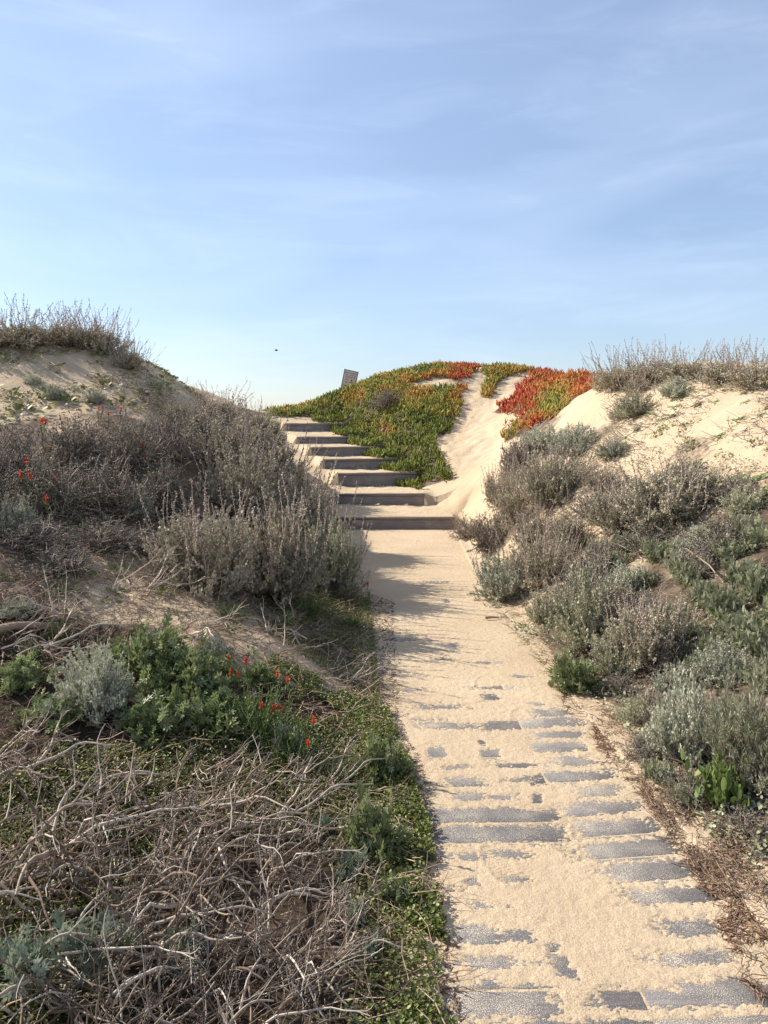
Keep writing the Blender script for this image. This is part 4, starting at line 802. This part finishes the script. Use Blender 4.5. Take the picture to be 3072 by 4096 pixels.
# ------------------------------------------------------------------ sign
def build_sign():
    c = W(755, 822, 19.4); w, h = .38, .523; yaw = rad(12); lean = rad(11.5)
    e = empty('habitat_sign', c); e.rotation_euler = (0, lean, yaw); tag(e, 'small tan habitat sign leaning right behind the ice plant hill', 'sign')
    p = MB(); box_mb(p, (0, 0, 0), (w, .012, h), 0, .004); pn = p.build('panel', flat_mat('sign_tan', (.70,.55,.45)), e)
    f = MB()
    for s in (-1, 1):
        box_mb(f, (s*(w/2-.008), -.008, 0), (.016, .010, h+.01), 0, .002); box_mb(f, (0, -.008, s*(h/2-.008)), (w-.034, .010, .016), 0, .002)
    f.build('frame', flat_mat('sign_brown', (.045,.033,.03)), e)
    q = MB(); box_mb(q, (.02, .045, -.55), (.075, .075, 1.55), 0, .006); q.build('post', flat_mat('post_wood', (.2,.16,.12)), e)
    ink = flat_mat('sign_lettering', (.035,.022,.02))
    def text(s, x, z, size, al='CENTER'):
        cu = bpy.data.curves.new('lettering', 'FONT'); cu.body = s; cu.size = size; cu.align_x = al; cu.extrude = .0008; cu.offset = 0
        o = bpy.data.objects.new('tmp', cu); C.objects.link(o); bpy.context.view_layer.update()
        me = bpy.data.meshes.new_from_object(o.evaluated_get(bpy.context.evaluated_depsgraph_get())); bpy.data.objects.remove(o)
        me.materials.append(ink); n = bpy.data.objects.new('lettering', me); C.objects.link(n); n.parent = pn; n.location = (x, -.0085, z); n.rotation_euler = (rad(90), 0, 0)
    text('SENSITIVE HABITAT', 0, .176, .037); text('AREA - STAY ON', 0, .124, .037); text('BOARDWALKS', 0, .073, .037)
    text('NO', -.083, .005, .05); text('NO', -.083, -.066, .05); text('HAZARDOUS WAVES', 0, -.160, .035); text('USE CAUTION', 0, -.209, .035)
    def shape(pts, name):
        n = len(pts); V = [(x, -.0085, z) for x, z in pts]+[(x, -.006, z) for x, z in pts]
        me = bpy.data.meshes.new(name); me.from_pydata(V, [], [tuple(range(n))]+[(i, (i+1) % n, n+(i+1) % n, n+i) for i in range(n)]); me.materials.append(ink)
        o = bpy.data.objects.new(name, me); C.objects.link(o); o.parent = pn
    shape([(.05+x*.02, .02+z*.024) for x, z in [(0,1.2),(.35,.6),(.8,.1),(.85,-.4),(.5,-.85),(0,-1),(-.5,-.85),(-.85,-.4),(-.8,.1),(-.45,.35),(-.2,.7)]], 'flame_symbol')
    shape([(.05+x*.04, -.05+z*.03) for x, z in [(-1,.1),(-.9,.45),(.2,.45),(.5,.9),(.85,.95),(1.05,.65),(.8,.5),(.6,.2),(.55,-.8),(.35,-.8),(.35,-.05),(-.45,-.05),(-.6,-.8),(-.8,-.8),(-.75,0),(-1.15,.6),(-1.2,.5)]], 'dog_symbol')
build_sign()
S('twiggy', 835, 880, 90, 45, 'dead brown patch inside the green ice plant mat', DT, 'dry_shrub')
def bird():
    c = np.array(W(597, 757, 85.0)); mb = MB(); t = np.linspace(-1, 1, 7)
    body = np.stack([t*.22, 0*t, 0*t], -1)[None]+c; tube(mb, body, np.array([[.01,.05,.07,.07,.055,.04,.005]]), 6, 0)
    for s in (-1, 1):
        V = np.array([(-.06,0,.02),(.09,0,.02),(.06,s*.3,.13),(-.05,s*.3,.12),(-.07,s*.6,.05)])+c; mb.add(V, [(0,1,2),(0,2,3),(2,4,3)], .5)
        V2 = V-[0,0,.012]; mb.add(V2, [(2,1,0),(3,2,0),(3,4,2)], .5)
    tag(mb.build('bird', M['bird']), 'tiny dark bird flying far off in the open sky', 'bird')
bird()

# ------------------------------------------------------------------ light, sky, camera
to_sun = Vector((-.93, .36, 0)).normalized(); EL = rad(38)
to_sun = Vector((to_sun.x*math.cos(EL), to_sun.y*math.cos(EL), math.sin(EL)))
sd = bpy.data.lights.new('sun', 'SUN'); sd.energy = 4.7; sd.angle = rad(.55); sd.color = (1, .93, .82)
so = bpy.data.objects.new('sun', sd); C.objects.link(so); so.rotation_euler = to_sun.to_track_quat('Z', 'Y').to_euler(); so['kind'] = 'structure'
w = bpy.data.worlds.new('World'); bpy.context.scene.world = w; w.use_nodes = True; N, L = w.node_tree.nodes, w.node_tree.links; N.clear()
out = N.new('ShaderNodeOutputWorld'); bg = N.new('ShaderNodeBackground'); sky = N.new('ShaderNodeTexSky'); sky.sky_type = 'NISHITA'; sky.sun_disc = False
sky.sun_elevation = EL; sky.sun_rotation = math.atan2(to_sun.x, to_sun.y); sky.air_density = 1.0; sky.dust_density = .6; sky.ozone_density = 2.5
tc = N.new('ShaderNodeTexCoord'); mp = N.new('ShaderNodeMapping'); mp.inputs['Rotation'].default_value = (0, rad(22), 0); mp.inputs['Scale'].default_value = (1.6, 1.6, 7.0); mp.inputs['Location'].default_value = (3.1, 1.7, .6); L.new(tc.outputs['Generated'], mp.inputs[0])
n1 = N.new('ShaderNodeTexNoise'); n1.inputs['Scale'].default_value = 1.7; n1.inputs['Detail'].default_value = 8; n1.inputs['Roughness'].default_value = .46; n1.inputs['Distortion'].default_value = .45; L.new(mp.outputs[0], n1.inputs[0])
r = N.new('ShaderNodeValToRGB'); r.color_ramp.elements[0].position = .42; r.color_ramp.elements[1].position = .78; r.color_ramp.elements[0].color = (.10,.10,.10,1); r.color_ramp.elements[1].color = (.20,.20,.20,1); L.new(n1.outputs[0], r.inputs[0])
mp2 = N.new('ShaderNodeMapping'); mp2.inputs['Rotation'].default_value = (0, rad(27), 0); mp2.inputs['Scale'].default_value = (2.2, 2.2, 13.0); mp2.inputs['Location'].default_value = (.4, 2.2, 5.2); L.new(tc.outputs['Generated'], mp2.inputs[0])
n2_ = N.new('ShaderNodeTexNoise'); n2_.inputs['Scale'].default_value = 1.5; n2_.inputs['Detail'].default_value = 9; n2_.inputs['Roughness'].default_value = .6; n2_.inputs['Distortion'].default_value = .9; L.new(mp2.outputs[0], n2_.inputs[0])
r2_ = N.new('ShaderNodeValToRGB'); r2_.color_ramp.elements[0].position = .5; r2_.color_ramp.elements[1].position = .75; r2_.color_ramp.elements[0].color = (0,0,0,1); r2_.color_ramp.elements[1].color = (.07,.07,.07,1); L.new(n2_.outputs[0], r2_.inputs[0])
ad_ = N.new('ShaderNodeMath'); ad_.operation = 'ADD'; L.new(r.outputs[0], ad_.inputs[0]); L.new(r2_.outputs[0], ad_.inputs[1])
mx = N.new('ShaderNodeMix'); mx.data_type = 'RGBA'; L.new(ad_.outputs[0], mx.inputs[0]); L.new(sky.outputs[0], mx.inputs[6]); mx.inputs[7].default_value = (9.5, 10.5, 11.5, 1)
sx_ = N.new('ShaderNodeSeparateXYZ'); L.new(tc.outputs['Generated'], sx_.inputs[0])
rr_ = N.new('ShaderNodeValToRGB'); e_ = rr_.color_ramp.elements; e_[0].position = 0; e_[0].color = (.64,.63,.67,1); e_[1].position = .62; e_[1].color = (.88,.85,.86,1); e_.new(.25).color = (.70,.70,.73,1); L.new(sx_.outputs[2], rr_.inputs[0])
mm_ = N.new('ShaderNodeMix'); mm_.data_type = 'RGBA'; mm_.blend_type = 'MULTIPLY'; mm_.inputs[0].default_value = 1; L.new(mx.outputs[2], mm_.inputs[6]); L.new(rr_.outputs[0], mm_.inputs[7]); L.new(mm_.outputs[2], bg.inputs[0]); bg.inputs[1].default_value = .125; L.new(bg.outputs[0], out.inputs[0])
cam = bpy.data.cameras.new('camera'); co = bpy.data.objects.new('camera', cam); C.objects.link(co); co.location = (0, 0, CAMZ); co.rotation_euler = (rad(90)-PITCH, 0, 0)
cam.sensor_fit = 'VERTICAL'; cam.sensor_height = 24; cam.lens = F/1024*24; cam.clip_end = 8000; cam.clip_start = .05
sc = bpy.context.scene; sc.camera = co; sc.view_settings.view_transform = 'Standard'; sc.view_settings.look = 'None'; sc.view_settings.exposure = 0.80
for mname, mm in M.items(): mm.use_backface_culling = False
